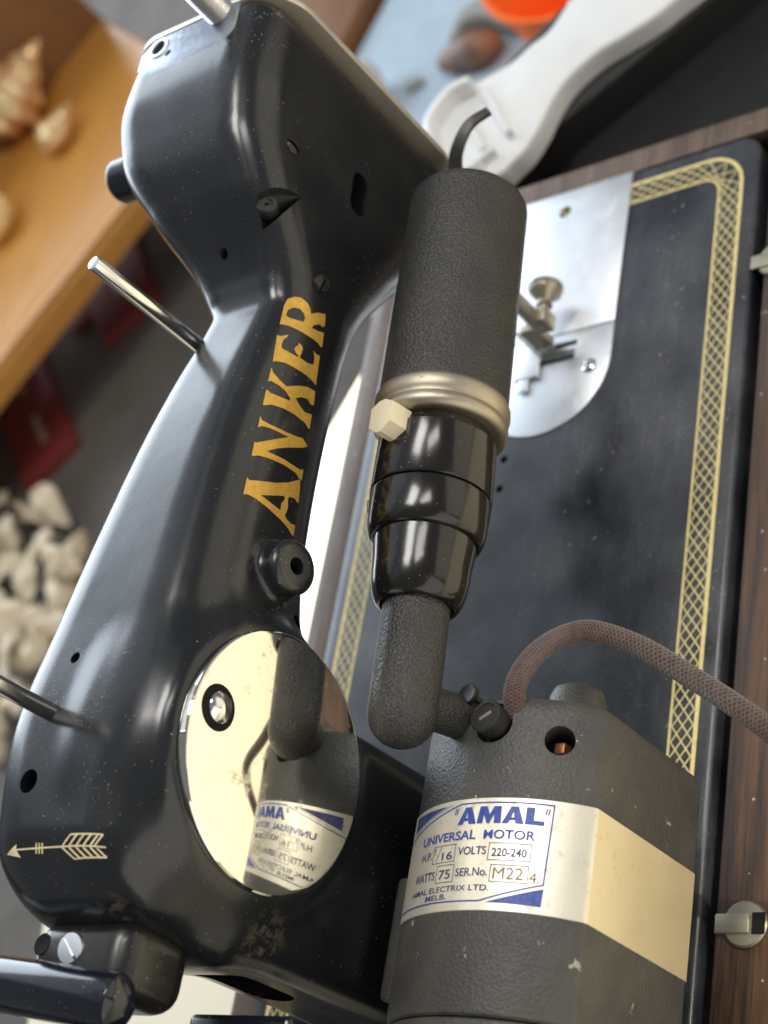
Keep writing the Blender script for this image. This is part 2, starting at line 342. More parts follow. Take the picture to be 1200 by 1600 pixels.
# ------------------------------------------------------------------ casting of the machine: a smooth solid drawn as a distance field
#SDF_BEGIN
def pchip(xs, ys):
    xs = np.array(xs, float); ys = np.array(ys, float); h = np.diff(xs); d = np.diff(ys) / h; m = np.zeros_like(xs)
    for i in range(1, len(xs) - 1):
        if d[i - 1] * d[i] > 0:
            w1 = 2 * h[i] + h[i - 1]; w2 = h[i] + 2 * h[i - 1]; m[i] = (w1 + w2) / (w1 / d[i - 1] + w2 / d[i])
    m[0] = d[0]; m[-1] = d[-1]
    def f(x):
        x = np.clip(x, xs[0], xs[-1]); i = np.clip(np.searchsorted(xs, x) - 1, 0, len(xs) - 2); t = (x - xs[i]) / h[i]
        return (1 + 2 * t) * (1 - t) ** 2 * ys[i] + t * (1 - t) ** 2 * h[i] * m[i] + t * t * (3 - 2 * t) * ys[i + 1] + t * t * (t - 1) * h[i] * m[i + 1]
    return f
ARM = [  # X, back y, front y, bottom z, top z, corner radius
    (-0.6, 5.3, 11.6, 12.6, 18.35, 2.5), (2, 5.2, 12.1, 12.6, 18.9, 2.4), (5, 5.15, 12.4, 12.6, 19.05, 2.3), (8.5, 5.25, 12.1, 13.0, 18.75, 2.2),
    (12, 5.6, 11.75, 13.4, 18.35, 2.1), (15, 5.8, 11.35, 13.4, 17.95, 1.95), (17, 5.85, 11.0, 13.4, 17.6, 1.8), (18.8, 5.85, 10.6, 13.4, 17.25, 1.65), (19.5, 5.85, 10.5, 13.35, 17.15, 1.6),
    (20.2, 5.9, 10.75, 13.2, 17.35, 1.6), (21, 5.95, 11.1, 12.9, 17.75, 1.6), (23, 6.15, 12.5, 11.6, 19.1, 1.8), (25, 6.4, 13.75, 10.2, 20.0, 2.0), (27, 6.55, 14.1, 9.6, 20.25, 1.9), (30, 6.75, 13.8, 9.4, 20.1, 1.6)]
_A = list(zip(*ARM)); F_Y0, F_Y1, F_Z0, F_Z1, F_R = (pchip(_A[0], c) for c in _A[1:])
def smin(a, b, k):
    h = np.clip(0.5 + 0.5 * (b - a) / k, 0, 1); return b * (1 - h) + a * h - k * h * (1 - h)
def smax(a, b, k): return -smin(-a, -b, k)
def rb2(u, v, cu, cv, a, b, r):
    qu = np.abs(u - cu) - (a - r); qv = np.abs(v - cv) - (b - r)
    return np.sqrt(np.maximum(qu, 0) ** 2 + np.maximum(qv, 0) ** 2) + np.minimum(np.maximum(qu, qv), 0) - r
def rmax(a, b, k):
    return np.minimum(np.maximum(a + k, b + k), 0) + np.sqrt(np.maximum(a + k, 0) ** 2 + np.maximum(b + k, 0) ** 2) - k
def cyl(px, py, pz, o, d, L, r, k=0.1):
    d = np.array(d, float); d /= np.linalg.norm(d)
    x, y, z = px - o[0], py - o[1], pz - o[2]; s = x * d[0] + y * d[1] + z * d[2]
    rr = np.sqrt(np.maximum(x * x + y * y + z * z - s * s, 0)) - r
    return rmax(rr, np.abs(s - L / 2) - L / 2, k)
LANDY, LANDK = 5.32, 1.2
def body_sdf(x, y, z):
    y0, y1, z0, z1, r = F_Y0(x), F_Y1(x), F_Z0(x), F_Z1(x), F_R(x)
    arm = rb2(y, z, (y0 + y1) / 2, (z0 + z1) / 2, (y1 - y0) / 2, (z1 - z0) / 2, r)
    arm = rmax(arm, x - 29.8, 0.25); arm = rmax(arm, -0.05 - x, 2.2)
    fl = 1.6 * np.exp(-np.maximum(z, 0) / 1.6)
    pil = rb2(x, y, 3.95, 7.6, 3.85 + fl, 2.2 + 0.7 * fl, 1.0 + fl * 0.4); pil = rmax(pil, z - 14.5, 0.5); pil = rmax(pil, -0.3 - z, 0.05)
    d = smin(arm, pil, 1.7)
    d = rmax(d, y0 - 0.5 * fl - y, 1.3); d = rmax(d, y - y1 - 0.5 * fl, 1.3)
    d = smin(d, cyl(x, y, z, (5.15, LANDY, 14.78), (0, 1, 0), 3.0, 3.85, 0.4), LANDK)      # land under the round cover
    d = smin(d, cyl(x, y, z, (10.7, 5.05, 15.55), (0, 1, -0.1), 3.0, 0.82, 0.22), 0.3)   # threaded boss
    d = smin(d, cyl(x, y, z, (27.3, 16.3, 17.1), (0, -1, 0), 5.0, 0.80, 0.2), 0.25)     # stub on the front of the head
    return d
#SDF_END
def surface_nets(f, lo, hi, h):
    ax = [np.arange(l, u + h, h) for l, u in zip(lo, hi)]; n = [len(a) for a in ax]
    F = np.empty(n, np.float64)
    for i, x in enumerate(ax[0]):
        Y, Z = np.meshgrid(ax[1], ax[2], indexing='ij'); F[i] = f(np.full_like(Y, x), Y, Z)
    S = F < 0; cor = [(a, b, c) for a in (0, 1) for b in (0, 1) for c in (0, 1)]
    cnt = sum(S[a:n[0] - 1 + a, b:n[1] - 1 + b, c:n[2] - 1 + c].astype(np.int8) for a, b, c in cor)
    act = (cnt > 0) & (cnt < 8); idx = np.full(act.shape, -1, np.int64); cells = np.argwhere(act); idx[act] = np.arange(len(cells))
    acc = np.zeros((len(cells), 3)); num = np.zeros(len(cells))
    for a in range(8):
        for b in range(a + 1, 8):
            ca, cb = np.array(cor[a]), np.array(cor[b])
            if np.abs(ca - cb).sum() != 1: continue
            fa = F[tuple((cells + ca).T)]; fb = F[tuple((cells + cb).T)]; m = (fa < 0) != (fb < 0)
            t = np.where(m, fa / np.where(m, fa - fb, 1), 0); acc += np.where(m[:, None], ca + (cb - ca) * t[:, None], 0); num += m
    P = np.array([a[0] for a in ax]) + (cells + acc / num[:, None]) * h
    e = 0.02
    for it in range(4):
        d = f(*P.T); gr = np.stack([(f(*(P + np.eye(3)[k] * e).T) - f(*(P - np.eye(3)[k] * e).T)) / (2 * e) for k in range(3)], 1)
        g2 = (gr ** 2).sum(1); P -= gr * (np.clip(d, -h * .5, h * .5) / np.maximum(g2, 0.3))[:, None]
    fs = []
    for k in range(3):
        u, v = (k + 1) % 3, (k + 2) % 3
        sl = [slice(None)] * 3; sl[k] = slice(0, n[k] - 1); s2 = list(sl); s2[k] = slice(1, n[k])
        ch = np.argwhere(S[tuple(sl)] != S[tuple(s2)]); ch = ch[(ch[:, u] > 0) & (ch[:, v] > 0) & (ch[:, u] < n[u] - 1) & (ch[:, v] < n[v] - 1)]
        ins = S[tuple(ch.T)]; q = []
        for du, dv in ((-1, -1), (0, -1), (0, 0), (-1, 0)):
            c = ch.copy(); c[:, u] += du; c[:, v] += dv; q.append(idx[tuple(c.T)])
        q = np.stack(q, 1); q[~ins] = q[~ins][:, ::-1]; fs.append(q)
    return P, np.concatenate(fs)
GRID = 0.12
machine = thing('sewing_machine', 'black vintage sewing machine with gold lettering seen from behind, standing in its wooden case', 'sewing machine', (8, 8.8, 0))
P_, Q_ = surface_nets(body_sdf, (-2.6, 3.3, -0.9), (30.6, 16.9, 21.2), GRID)
me = bpy.data.meshes.new('body'); me.from_pydata((P_ * CM).tolist(), [], Q_.tolist()); me.update()
body = link('body', me, M_BODY, machine)
def surf_y(x, z):      # back surface of the casting at (x, z)
    ys = np.arange(3.3, 9, 0.02); d = body_sdf(np.full_like(ys, x), ys, np.full_like(ys, z)); i = int(np.argmax(d < 0)); return ys[i] - 0.02 * (0 - d[i]) / (d[i - 1] - d[i] + 1e-9)
def surf_z(x, y):      # top surface of the casting at (x, y)
    zs = np.arange(21.0, 8, -0.02); d = body_sdf(np.full_like(zs, x), np.full_like(zs, y), zs); i = int(np.argmax(d < 0)); return zs[i] + 0.02 * (0 - d[i]) / (d[i - 1] - d[i] + 1e-9)
holes = [((21.2, 8.75, 20), (0, 0, -1), 4.0, 0.16), ((6.9, 9.30, 21), (0, 0, -1), 4.0, 0.17), ((3.35, 9.75, 21), (0, 0, -1), 4.0, 0.33),
         ((9.67, 4, 14.24), (0, 1, 0), 2.6, 0.22), ((10.7, 4, 15.65), (0, 1, -0.1), 2.4, 0.26), ((29.2, 11.9, 21), (0, 0, -1), 2.0, 0.30), ((28.9, 11.3, 21), (0, 0, -1), 1.9, 0.13)]
boolean(body, cyls('cutter', holes))
def loop_cutter(A, B):
    bm = bmesh.new(); a = [bm.verts.new(Vector(p)) for p in A]; b = [bm.verts.new(Vector(p)) for p in B]; bm.faces.new(a); bm.faces.new(b[::-1])
    for i in range(len(a)): bm.faces.new((a[i], b[i], b[(i + 1) % len(a)], a[(i + 1) % len(a)]))
    return frombm('cutter', bm, None)
def capsule(c, ry, rz): return [(c[0] + ry * math.cos(a), c[1] + (rz - ry) * (1 if math.sin(a) > 0 else -1) + ry * math.sin(a)) for a in [2 * math.pi * (k + .5) / 32 for k in range(32)]]
K1 = [(a, b) for b, a in capsule((14.5, 25.4), 0.40, 0.86)]; boolean(body, loop_cutter([(x, 5.0, z) for x, z in K1], [(x, 8.0, z) for x, z in K1]))      # slot in the back of the head
K2 = capsule((7.9, 11.2), 0.75, 1.75); boolean(body, loop_cutter([(-2, y, z) for y, z in K2], [(2.5, y, z) for y, z in K2]))        # belt opening in the end of the pillar
ov = Vector((0, -0.65, 0.75)); tri = [Vector(p) for p in ((22.5, 7.0, 18.85), (23.45, 6.25, 17.2), (21.4, 7.0, 18.1))]
bm = bmesh.new(); tv = [bm.verts.new(p + ov * 0.9 + (p - Vector((22.45, 6.75, 18.05))) * 1.2) for p in tri] + [bm.verts.new(Vector((22.35, 7.35, 17.45)))]
for f in ((0, 1, 2), (0, 1, 3), (1, 2, 3), (2, 0, 3)): bm.faces.new([tv[k] for k in f])
boolean(body, frombm('cutter', bm, None))                                                                                               # pocket beside the oil cup
body.data.polygons.foreach_set('use_smooth', [True] * len(body.data.polygons)); body.data.set_sharp_from_angle(angle=math.radians(42))

# ---- flat print laid on the casting
def fill(loops, maxlen=0.16):
    cu = bpy.data.curves.new('t', 'CURVE'); cu.dimensions = '2D'; cu.fill_mode = 'BOTH'
    for lp in loops:
        s = cu.splines.new('POLY'); s.points.add(len(lp) - 1); s.use_cyclic_u = True
        for p, q in zip(s.points, lp): p.co = (q[0], q[1], 0, 1)
    o = bpy.data.objects.new('t', cu); C.objects.link(o); dg = bpy.context.evaluated_depsgraph_get(); me = bpy.data.meshes.new_from_object(o.evaluated_get(dg))
    bm = bmesh.new(); bm.from_mesh(me); bpy.data.objects.remove(o); bpy.data.meshes.remove(me)
    bmesh.ops.triangulate(bm, faces=bm.faces[:])
    for it in range(7):
        es = [e for e in bm.edges if e.calc_length() > maxlen]
        if not es: break
        bmesh.ops.subdivide_edges(bm, edges=es, cuts=1); bmesh.ops.triangulate(bm, faces=bm.faces[:])
    for v in bm.verts: v.co.z = 0
    return bm
def stroke(pts, wd):
    out = []; P = [Vector((p[0], p[1])) for p in pts]
    L = []; R = []
    for i, p in enumerate(P):
        t = (P[min(i + 1, len(P) - 1)] - P[max(i - 1, 0)]).normalized(); nrm = Vector((-t.y, t.x)) * wd / 2; L.append(p + nrm); R.append(p - nrm)
    return [(q.x, q.y) for q in L + R[::-1]]
#LETTERS
LETTERS = [('A',[[(12.967,17.124),(12.916,17.035),(13.086,16.626),(13.346,16.04),(13.613,15.578),(13.88,15.227),(13.999,15.062),(13.764,14.996),(13.259,14.95),(13.236,15.048),(13.286,15.154),(13.204,15.442),(13.057,15.454),(12.825,15.409),(12.641,15.455),(12.542,15.487),(12.461,15.376),(12.43,15.177),(12.499,14.957),(12.126,14.944),(12.128,15.078),(12.229,15.279),(12.319,15.647),(12.383,16.176),(12.42,16.583),(12.444,16.866),(12.442,17.033),(12.373,17.161)],[(12.638,16.585),(13.12,15.645),(13.048,15.59),(12.823,15.711),(12.601,15.709),(12.612,16.137)]]),('N',[[(15.148,17.01),(15.027,16.934),(15.021,16.656),(15.099,16.102),(15.225,15.562),(15.327,15.272),(15.199,14.99),(15.043,15.191),(14.688,15.822),(14.399,16.273),(14.136,16.599),(14.133,16.485),(14.238,15.889),(14.272,15.365),(14.302,15.14),(14.41,14.985),(14.021,14.98),(14.009,15.114),(14.095,15.33),(14.063,15.853),(13.935,16.49),(13.836,16.887),(13.746,17.013),(13.739,17.079),(14.205,17.055),(14.229,16.981),(14.465,16.654),(14.795,16.196),(15.023,15.867),(14.957,16.235),(14.901,16.67),(14.836,16.919),(14.733,17.021)]]),('K',[[(16.937,16.914),(16.773,16.834),(16.624,16.575),(16.554,16.336),(16.856,15.865),(17.031,15.5),(17.086,15.149),(16.626,15.077),(16.561,15.23),(16.654,15.393),(16.557,15.689),(16.387,15.893),(16.27,15.696),(16.177,15.399),(16.29,15.074),(15.776,15.054),(15.769,15.155),(15.85,15.269),(15.857,15.769),(15.798,16.268),(15.685,16.741),(15.569,16.911),(15.542,16.989),(16.097,16.956),(16.114,16.898),(16.055,16.83),(16.098,16.475),(16.162,16.126),(16.258,16.112),(16.379,16.312),(16.437,16.543),(16.471,16.862),(16.408,16.945)]]),('E',[[(18.146,16.897),(18.139,16.806),(18.299,16.591),(18.197,16.621),(18.046,16.711),(17.821,16.74),(17.735,16.701),(17.719,16.449),(17.724,16.164),(17.781,16.125),(17.835,16.267),(17.929,16.323),(18.031,16.289),(18.133,16.207),(18.213,16.238),(18.192,16.107),(18.116,16.026),(17.958,16.035),(17.749,16.084),(17.757,15.764),(17.849,15.471),(18.106,15.481),(18.295,15.601),(18.262,15.453),(18.305,15.275),(17.275,15.176),(17.32,15.282),(17.352,15.643),(17.312,16.222),(17.291,16.565),(17.201,16.826),(17.146,16.909)]]),('R',[[(18.556,16.87),(19.314,16.823),(19.581,16.773),(19.717,16.628),(19.783,16.436),(19.709,16.189),(19.574,16.055),(19.422,16.003),(19.623,15.747),(19.788,15.41),(19.371,15.345),(19.274,15.464),(19.297,15.568),(19.136,15.789),(18.986,15.86),(19.035,15.582),(19.135,15.314),(18.629,15.259),(18.612,15.365),(18.665,15.478),(18.637,15.913),(18.628,16.348),(18.621,16.649),(18.59,16.796)],[(18.949,16.746),(19.181,16.716),(19.341,16.579),(19.387,16.384),(19.292,16.237),(19.127,16.155),(19.006,16.204),(18.948,16.405),(18.911,16.636)]])]
ARROW = [[(1.471,10.251),(1.678,9.753),(1.548,9.788),(1.353,9.619)],[(1.523,9.802),(1.533,8.924),(1.53,7.952),(1.526,6.632),(1.563,6.624),(1.57,7.951),(1.573,8.925),(1.563,9.804)],[(1.676,9.006),(1.425,9.033),(1.423,8.982),(1.674,8.955)],[(1.671,8.889),(1.42,8.916),(1.42,8.872),(1.671,8.845)],[(1.668,8.779),(1.417,8.806),(1.415,8.755),(1.665,8.728)],[(1.535,7.991),(1.803,7.679),(1.813,6.686),(1.852,6.685),(1.844,7.701),(1.558,8.036)],[(1.842,6.703),(1.557,6.941),(1.538,6.907),(1.823,6.668)],[(1.525,8.042),(1.243,7.604),(1.305,6.647),(1.342,6.64),(1.279,7.582),(1.551,7.992)],[(1.335,6.624),(1.524,6.851),(1.499,6.883),(1.309,6.656)],[(1.829,7.481),(1.55,7.793),(1.523,7.738),(1.802,7.426)],[(1.287,7.381),(1.541,7.725),(1.512,7.778),(1.258,7.434)],[(1.826,7.245),(1.541,7.535),(1.516,7.487),(1.801,7.197)],[(1.29,7.16),(1.534,7.474),(1.503,7.519),(1.261,7.213)],[(1.83,7.031),(1.538,7.299),(1.514,7.251),(1.805,6.984)],[(1.3,6.961),(1.531,7.238),(1.5,7.283),(1.266,6.999)],[(1.838,6.832),(1.543,7.085),(1.518,7.037),(1.816,6.792)],[(1.312,6.77),(1.538,7.032),(1.505,7.07),(1.281,6.815)]]
#LETTERS_END
if LETTERS:
    for ch, loops in LETTERS:
        bm = fill(loops)
        for v in bm.verts: x, z = v.co.x, v.co.y; v.co = Vector((x, surf_y(x, z) - 0.012, z))
        frombm('letter', bm, M_GOLD, machine, 60)
if ARROW:
    bm = bmesh.new()
    for lp in ARROW:
        b2 = fill([lp], 0.2); tmp = bpy.data.meshes.new('t'); b2.to_mesh(tmp); b2.free(); bm.from_mesh(tmp); bpy.data.meshes.remove(tmp)
    for v in bm.verts: x, y = v.co.x, v.co.y; v.co = Vector((x, y, surf_z(x, y) + 0.012))
    frombm('arrow_emblem', bm, M_CREAMGOLD, machine, 60)

# ---- round cover on the pillar
cov = lathe('inspection_cover', [(0, 0), (0, 3.44), (0.03, 3.53), (0.08, 3.57), (0.30, 3.57), (0.30, 0)], (5.15, 4.95, 14.78), (0, 1, 0), M_CHROME, machine, 96, 30)
lathe('washer', [(0, 0.38), (-0.03, 0.40), (-0.03, 0.60), (0, 0.63)], (5.62, 4.945, 17.42), (0, 1, 0), M_HOLE, cov, 40)
def slot_screw(name, o, d, r, h, mat, parent, slot_dir, dome=0.1, sw=0.16, matslot=None):
    d, u, v = frame(d); prof = [(0, r), (h * .6, r), (h, r * 0.93)] + [(h + dome * (1 - (k / 6) ** 2), r * 0.93 * k / 6) for k in (5, 4, 3, 2, 1)] + [(h + dome, 0)]
    s = lathe(name, [(p, q) for p, q in prof], o, d, mat, parent, 40)
    sd = Vector(slot_dir); sd = (sd - d * sd.dot(d)).normalized(); n = d.cross(sd)
    R3 = Matrix((sd, n, d)).transposed()
    b = rbox_bm(Vector(o) + d * (h + dome), (2.4 * r, r * sw * 2, (dome + h * 0.5) * 2), 0, rot=R3)
    c = frombm('cutter', b, None); c.data.name = 'c'
    boolean(s, c); s.data.polygons.foreach_set('use_smooth', [True] * len(s.data.polygons)); s.data.set_sharp_from_angle(angle=math.radians(35))
    if not s.data.materials: s.data.materials.append(mat)
    return s
slot_screw('screw', (5.62, 4.93, 17.40), (0, -1, 0), 0.42, 0.10, M_PIN, cov, (0.9, 0, 0.45), 0.16, 0.12)
# ---- spool pins
for bx, by, bz, L in ((18.57, 9.88, 16.6, 5.1), (5.29, 9.57, 18.5, 5.0)):
    lathe('spool_pin', rod_prof(L, 0.245, 0.08), (bx, by, bz), (0, 0, 1), M_PIN, machine, 32)
# ---- small fittings on the back and top
slot_screw('screw', (24.75, surf_y(24.75, 17.9) + 0.03, 17.9), (0, -1, 0), 0.28, 0.10, M_DARKMETAL, machine, (0.3, 0, 1), 0.05, 0.2)
slot_screw('screw', (20.65, surf_y(20.65, 15.85) + 0.05, 15.85), (0, -1, 0.1), 0.30, 0.20, M_DARKMETAL, machine, (1, 0, -0.2), 0.05, 0.2)
lathe('oil_cup', [(-0.3, 0.36), (0, 0.36), (0.05, 0.33), (0.05, 0.20), (0.0, 0.17), (0.0, 0.08), (-0.08, 0.07), (-0.08, 0)], (22.3, 6.95, 18.22), (0.1, -0.55, 0.82), M_DARKMETAL, machine, 36)
# ---- top of the head: plate, threaded pressure screw
def hull_plate(name, poly, z0, z1, mat, parent, bev): return frombm(name, prism_bm(poly, z0, z1, bev), mat, parent, 40)
TP = [(28.1, 8.6), (27.95, 10.5), (28.05, 12.2), (28.5, 12.75), (29.2, 12.75), (29.7, 12.3), (29.75, 8.4), (28.6, 8.3)]
tp = hull_plate('top_plate', TP, 19.9, 20.22, M_TOPPLATE, machine, 0.06)
c = cyls('cutter', [((29.2, 11.9, 19), (0, 0, 1), 2.0, 0.28), ((28.75, 11.35, 19), (0, 0, 1), 2.0, 0.13)]); boolean(tp, c)
lathe('hole_rim', [(0, 0.29), (0.05, 0.30), (0.05, 0.42), (0, 0.44)], (29.2, 11.9, 20.215), (0, 0, 1), M_STEEL, tp, 32)
thr = []
for k in range(26): s = k * 0.1; thr += [(s, 0.50), (s + 0.05, 0.43)]
lathe('pressure_screw', [(0, 0)] + thr + [(2.62, 0)], (29.6, 9.2, 20.1), (0, 0, 1), M_STEEL, machine, 40, 20)
# ---- end plate of the head (bright edge seen from behind) 
EP = []
for k in range(41):
    pass
def head_outline(off):
    y0, y1, z0, z1, r = (float(f(29.8)) for f in (F_Y0, F_Y1, F_Z0, F_Z1, F_R)); return [(y, z) for y, z in rrect(y0 - off, y1 + off, z0 - off, z1 + off, r + off, 10)]
bm = prism_bm(head_outline(0.09), 29.80, 30.02, 0.03)
for v in bm.verts: v.co = Vector((v.co.z, v.co.x, v.co.y))
frombm('face_plate', bm, M_EDGE, machine, 40)
# ---- presser lifter, bars and foot under the head
LP = spline([(28.7, 6.9, 9.6), (28.85, 6.3, 10.4), (29.6, 6.0, 11.0), (30.5, 5.5, 11.2), (31.1, 4.85, 11.0)], 10)
bm = bmesh.new(); prev = None
for i, p in enumerate(LP):
    t = (LP[min(i + 1, len(LP) - 1)] - LP[max(i - 1, 0)]).normalized(); n = Vector((0.1, -0.55, 0.8)).cross(t).normalized(); b = t.cross(n)
    ww, hh = 0.30 - 0.13 * i / len(LP), 0.10
    ring = [bm.verts.new(p + n * a * ww + b * c_ * hh) for a, c_ in ((-1, -1), (1, -1), (1, 1), (-1, 1))]
    if prev:
        for k in range(4): bm.faces.new((prev[k], prev[(k + 1) % 4], ring[(k + 1) % 4], ring[k]))
    else: bm.faces.new(ring[::-1])
    prev = ring
bm.faces.new(prev)
bmesh.ops.bevel(bm, geom=bm.edges[:], offset=0.03, segments=1, affect='EDGES')
frombm('presser_lifter', bm, M_DARKMETAL, machine, 30)
lathe('presser_bar', rod_prof(8.2, 0.34), (29.1, 8.45, 1.6), (0, 0, 1), M_OLDSTEEL, machine, 28)
lathe('needle_bar', rod_prof(7.0, 0.32), (28.2, 8.85, 3.2), (0, 0, 1), M_STEEL, machine, 28)
lathe('needle', [(0, 0), (0.4, 0.05), (3.4, 0.07), (3.4, 0)], (28.2, 8.85, -0.1), (0, 0, 1), M_PIN, machine, 12)
ft = rbox('presser_foot', (28.4, 9.6, 0.22), (1.9, 1.2, 0.16), M_PLATE, machine, 0.06)
rbox('ankle', (29.0, 8.9, 0.85), (0.4, 0.9, 1.3), M_OLDSTEEL, ft, 0.08)
rbox('toe', (27.3, 9.7, 0.20), (0.9, 0.5, 0.12), M_PLATE, ft, 0.05)
rbox('clamp_block', (29.15, 8.25, 1.55), (0.7, 0.8, 0.9), M_OLDSTEEL, machine, 0.07)
kn = [(0, 0.22), (0.35, 0.22), (0.36, 0.34), (0.55, 0.30), (0.75, 0.42), (0.95, 0.66), (1.05, 0.70)] + [(1.05 + 0.06 * k + (0.03 if False else 0), 0.70 + (0.03 if k % 2 else 0)) for k in range(5)] + [(1.36, 0.66), (1.40, 0.52), (1.30, 0.40), (1.36, 0)]
lathe('thumb_screw', kn, (29.5, 8.25, 1.5), (1, 0, 0.05), M_OLDSTEEL, machine, 40)
# ---- belt side of the pillar: bearing block, lever, small block
bb = rbox('bearing_block', (-0.75, 8.3, 15.95), (2.1, 3.6, 2.6), M_BARE, machine, 0.7, 6)
slot_screw('screw', (-0.62, 8.45, 17.22), (-0.10, -0.10, 1), 0.42, 0.12, M_PLATE, bb, (0.75, 0.7, 0), 0.03, 0.10)
lathe('oil_hole', [(0, 0), (0.01, 0.2), (0.02, 0.26), (0.0, 0.30)], (-0.5, 9.62, 17.25), (0, 0, 1), M_HOLE, bb, 24)
# lever
lv = tube('winder_lever', spline([(-1.95, 6.2, 16.9), (-1.88, 7.1, 17.1), (-1.70, 9, 17.2), (-1.45, 11.5, 17.05), (-1.35, 14, 16.6)], 40), lambda t: 0.74 * math.sqrt(min(1.0, 0.02 + t * 9)), M_LEVER, machine, 40, 180)
lathe('hand_wheel', [(0, 0), (0, 1.2), (0.2, 1.3), (0.25, 4.6), (-0.1, 4.9), (-0.1, 5.6), (0.3, 5.8), (0.8, 5.6), (0.8, 4.9), (0.6, 0)], (-6.0, 8.8, 11.2), (1, 0, 0), M_LEVER, machine, 72)
rbox('pulley_guard', (-1.75, 6.2, 12.4), (1.2, 3.6, 1.3), M_LEVER, machine, 0.18, 3)

# ------------------------------------------------------------------ bed
BEDP = rrect(-6, 37, 0, 17.8, 0.9, 12)
bed = frombm('bed', prism_bm(BEDP, -1.3, 0.0, 0.16, 3), M_BED, machine, 40)
c = cyls('cutter', [((23.97, 10.26, -1), (0, 0, 1), 2, 0.17), ((22.62, 10.26, -1), (0, 0, 1), 2, 0.17)]); boolean(bed, c)
bed.data.polygons.foreach_set('use_smooth', [True] * len(bed.data.polygons)); bed.data.set_sharp_from_angle(angle=math.radians(40))
def path(off, r):     # round-cornered run along back, head end and front edges of the bed
    x1 = 37 - off; y0 = off; y1 = 17.8 - off; out = [(-5, y0)]
    out += [(x1 - r + r * math.sin(a), y0 + r - r * math.cos(a)) for a in [math.pi / 2 * k / 10 for k in range(11)]]
    out += [(x1 - r + r * math.cos(a), y1 - r + r * math.sin(a)) for a in [math.pi / 2 * k / 10 for k in range(11)]]
    out.append((-5, y1)); return [Vector((p[0], p[1])) for p in out]
def resample(P, step):
    out = []; L = [0]
    for a, b in zip(P, P[1:]): L.append(L[-1] + (b - a).length)
    n = max(2, int(round(L[-1] / step))); j = 0
    for i in range(n + 1):
        s = L[-1] * i / n
        while j < len(P) - 2 and L[j + 1] < s: j += 1
        t = (s - L[j]) / (L[j + 1] - L[j]); out.append(P[j].lerp(P[j + 1], t))
    return out
def ribbon_bm(bm, P, wd, z, wob=0.0):
    prev = None
    for i, p in enumerate(P):
        t = (P[min(i + 1, len(P) - 1)] - P[max(i - 1, 0)]).normalized(); n = Vector((-t.y, t.x)); k = wd / 2 * (1 + wob * random.uniform(-1, 1))
        a = bm.verts.new((p.x + n.x * k, p.y + n.y * k, z)); b = bm.verts.new((p.x - n.x * k, p.y - n.y * k, z))
        if prev: bm.faces.new((prev[0], a, b, prev[1]))
        prev = (a, b)
for off, r, wd in ((0.70, 1.55, 0.16), (1.66, 0.75, 0.10)):
    bm = bmesh.new(); ribbon_bm(bm, resample(path(off, r), 0.35), wd, 0.006, 0.07); frombm('gold_line', bm, M_PALEGOLD, machine)
MID = resample(path(1.195, 1.12), 0.02); bm = bmesh.new(); nz = 86
def at(t, e):
    i = min(len(MID) - 1, max(0, int(round(t * (len(MID) - 1))))); a, b = MID[max(i - 6, 0)], MID[min(i + 6, len(MID) - 1)]; d = (b - a).normalized()
    return MID[i] + Vector((-d.y, d.x)) * (0.395 if e else -0.395)
for ph, z in ((0, 0.007), (1, 0.009)):
    for sh in (0.0, 0.5):
        pts = [at(min(1, max(0, (k + sh) / nz)), (k + ph) % 2) for k in range(nz + 1)]
        for a, b in zip(pts, pts[1:]): ribbon_bm(bm, [a, b], 0.048, z + sh * 0.002, 0.05)
frombm('gold_lattice', bm, M_PALEGOLD, machine)
# needle plate and slide plate
HC = (27.85, 8.9); HR = 3.1
half = [(HC[0] - HR * math.sin(a), HC[1] + HR * math.cos(a)) for a in [math.pi * k / 32 for k in range(33)]]
npl = frombm('needle_plate', prism_bm(half + [(29.42, 5.8), (29.42, 12.0)], -0.2, 0.07, 0.04), M_PLATE, machine, 40)
spl = frombm('slide_plate', prism_bm([(29.46, 5.8), (37.02, 5.78), (37.02, 12.02), (29.46, 12.0)], -0.2, 0.09, 0.04), M_PLATE, machine, 40)
c = cyls('cutter', [((35.91, 8.93, -0.5), (0, 0, 1), 1, 0.30)]); boolean(spl, c)
bm = bmesh.new()
for x, y0, y1, wd in ((28.85, 7.45, 8.5, 0.26), (28.48, 7.5, 9.45, 0.12), (28.2, 7.5, 9.45, 0.34)):
    b2 = rbox_bm((x, (y0 + y1) / 2, 0.0), (wd, y1 - y0, 0.6), 0); tmp = bpy.data.meshes.new('t'); b2.to_mesh(tmp); b2.free(); bm.from_mesh(tmp); bpy.data.meshes.remove(tmp)
c = frombm('cutter', bm, None); boolean(npl, c)
for k in range(3):
    bm = bmesh.new()
    for q in range(9):
        y = 7.75 + q * 0.17; x = 28.08 + k * 0.14
        vs = [bm.verts.new(p) for p in ((x - .05, y - .06, -0.1), (x + .05, y - .06, -0.1), (x + .05, y + .06, -0.1), (x - .05, y + .06, -0.1), (x, y, 0.10))]
        for f in ((0, 1, 4), (1, 2, 4), (2, 3, 4), (3, 0, 4)): bm.faces.new([vs[i] for i in f])
    frombm('feed_dog', bm, M_STEEL, npl)
slot_screw('screw', (27.5, 6.72, 0.06), (0, 0, 1), 0.33, 0.06, M_PIN, npl, (0.3, 1, 0), 0.08, 0.1)

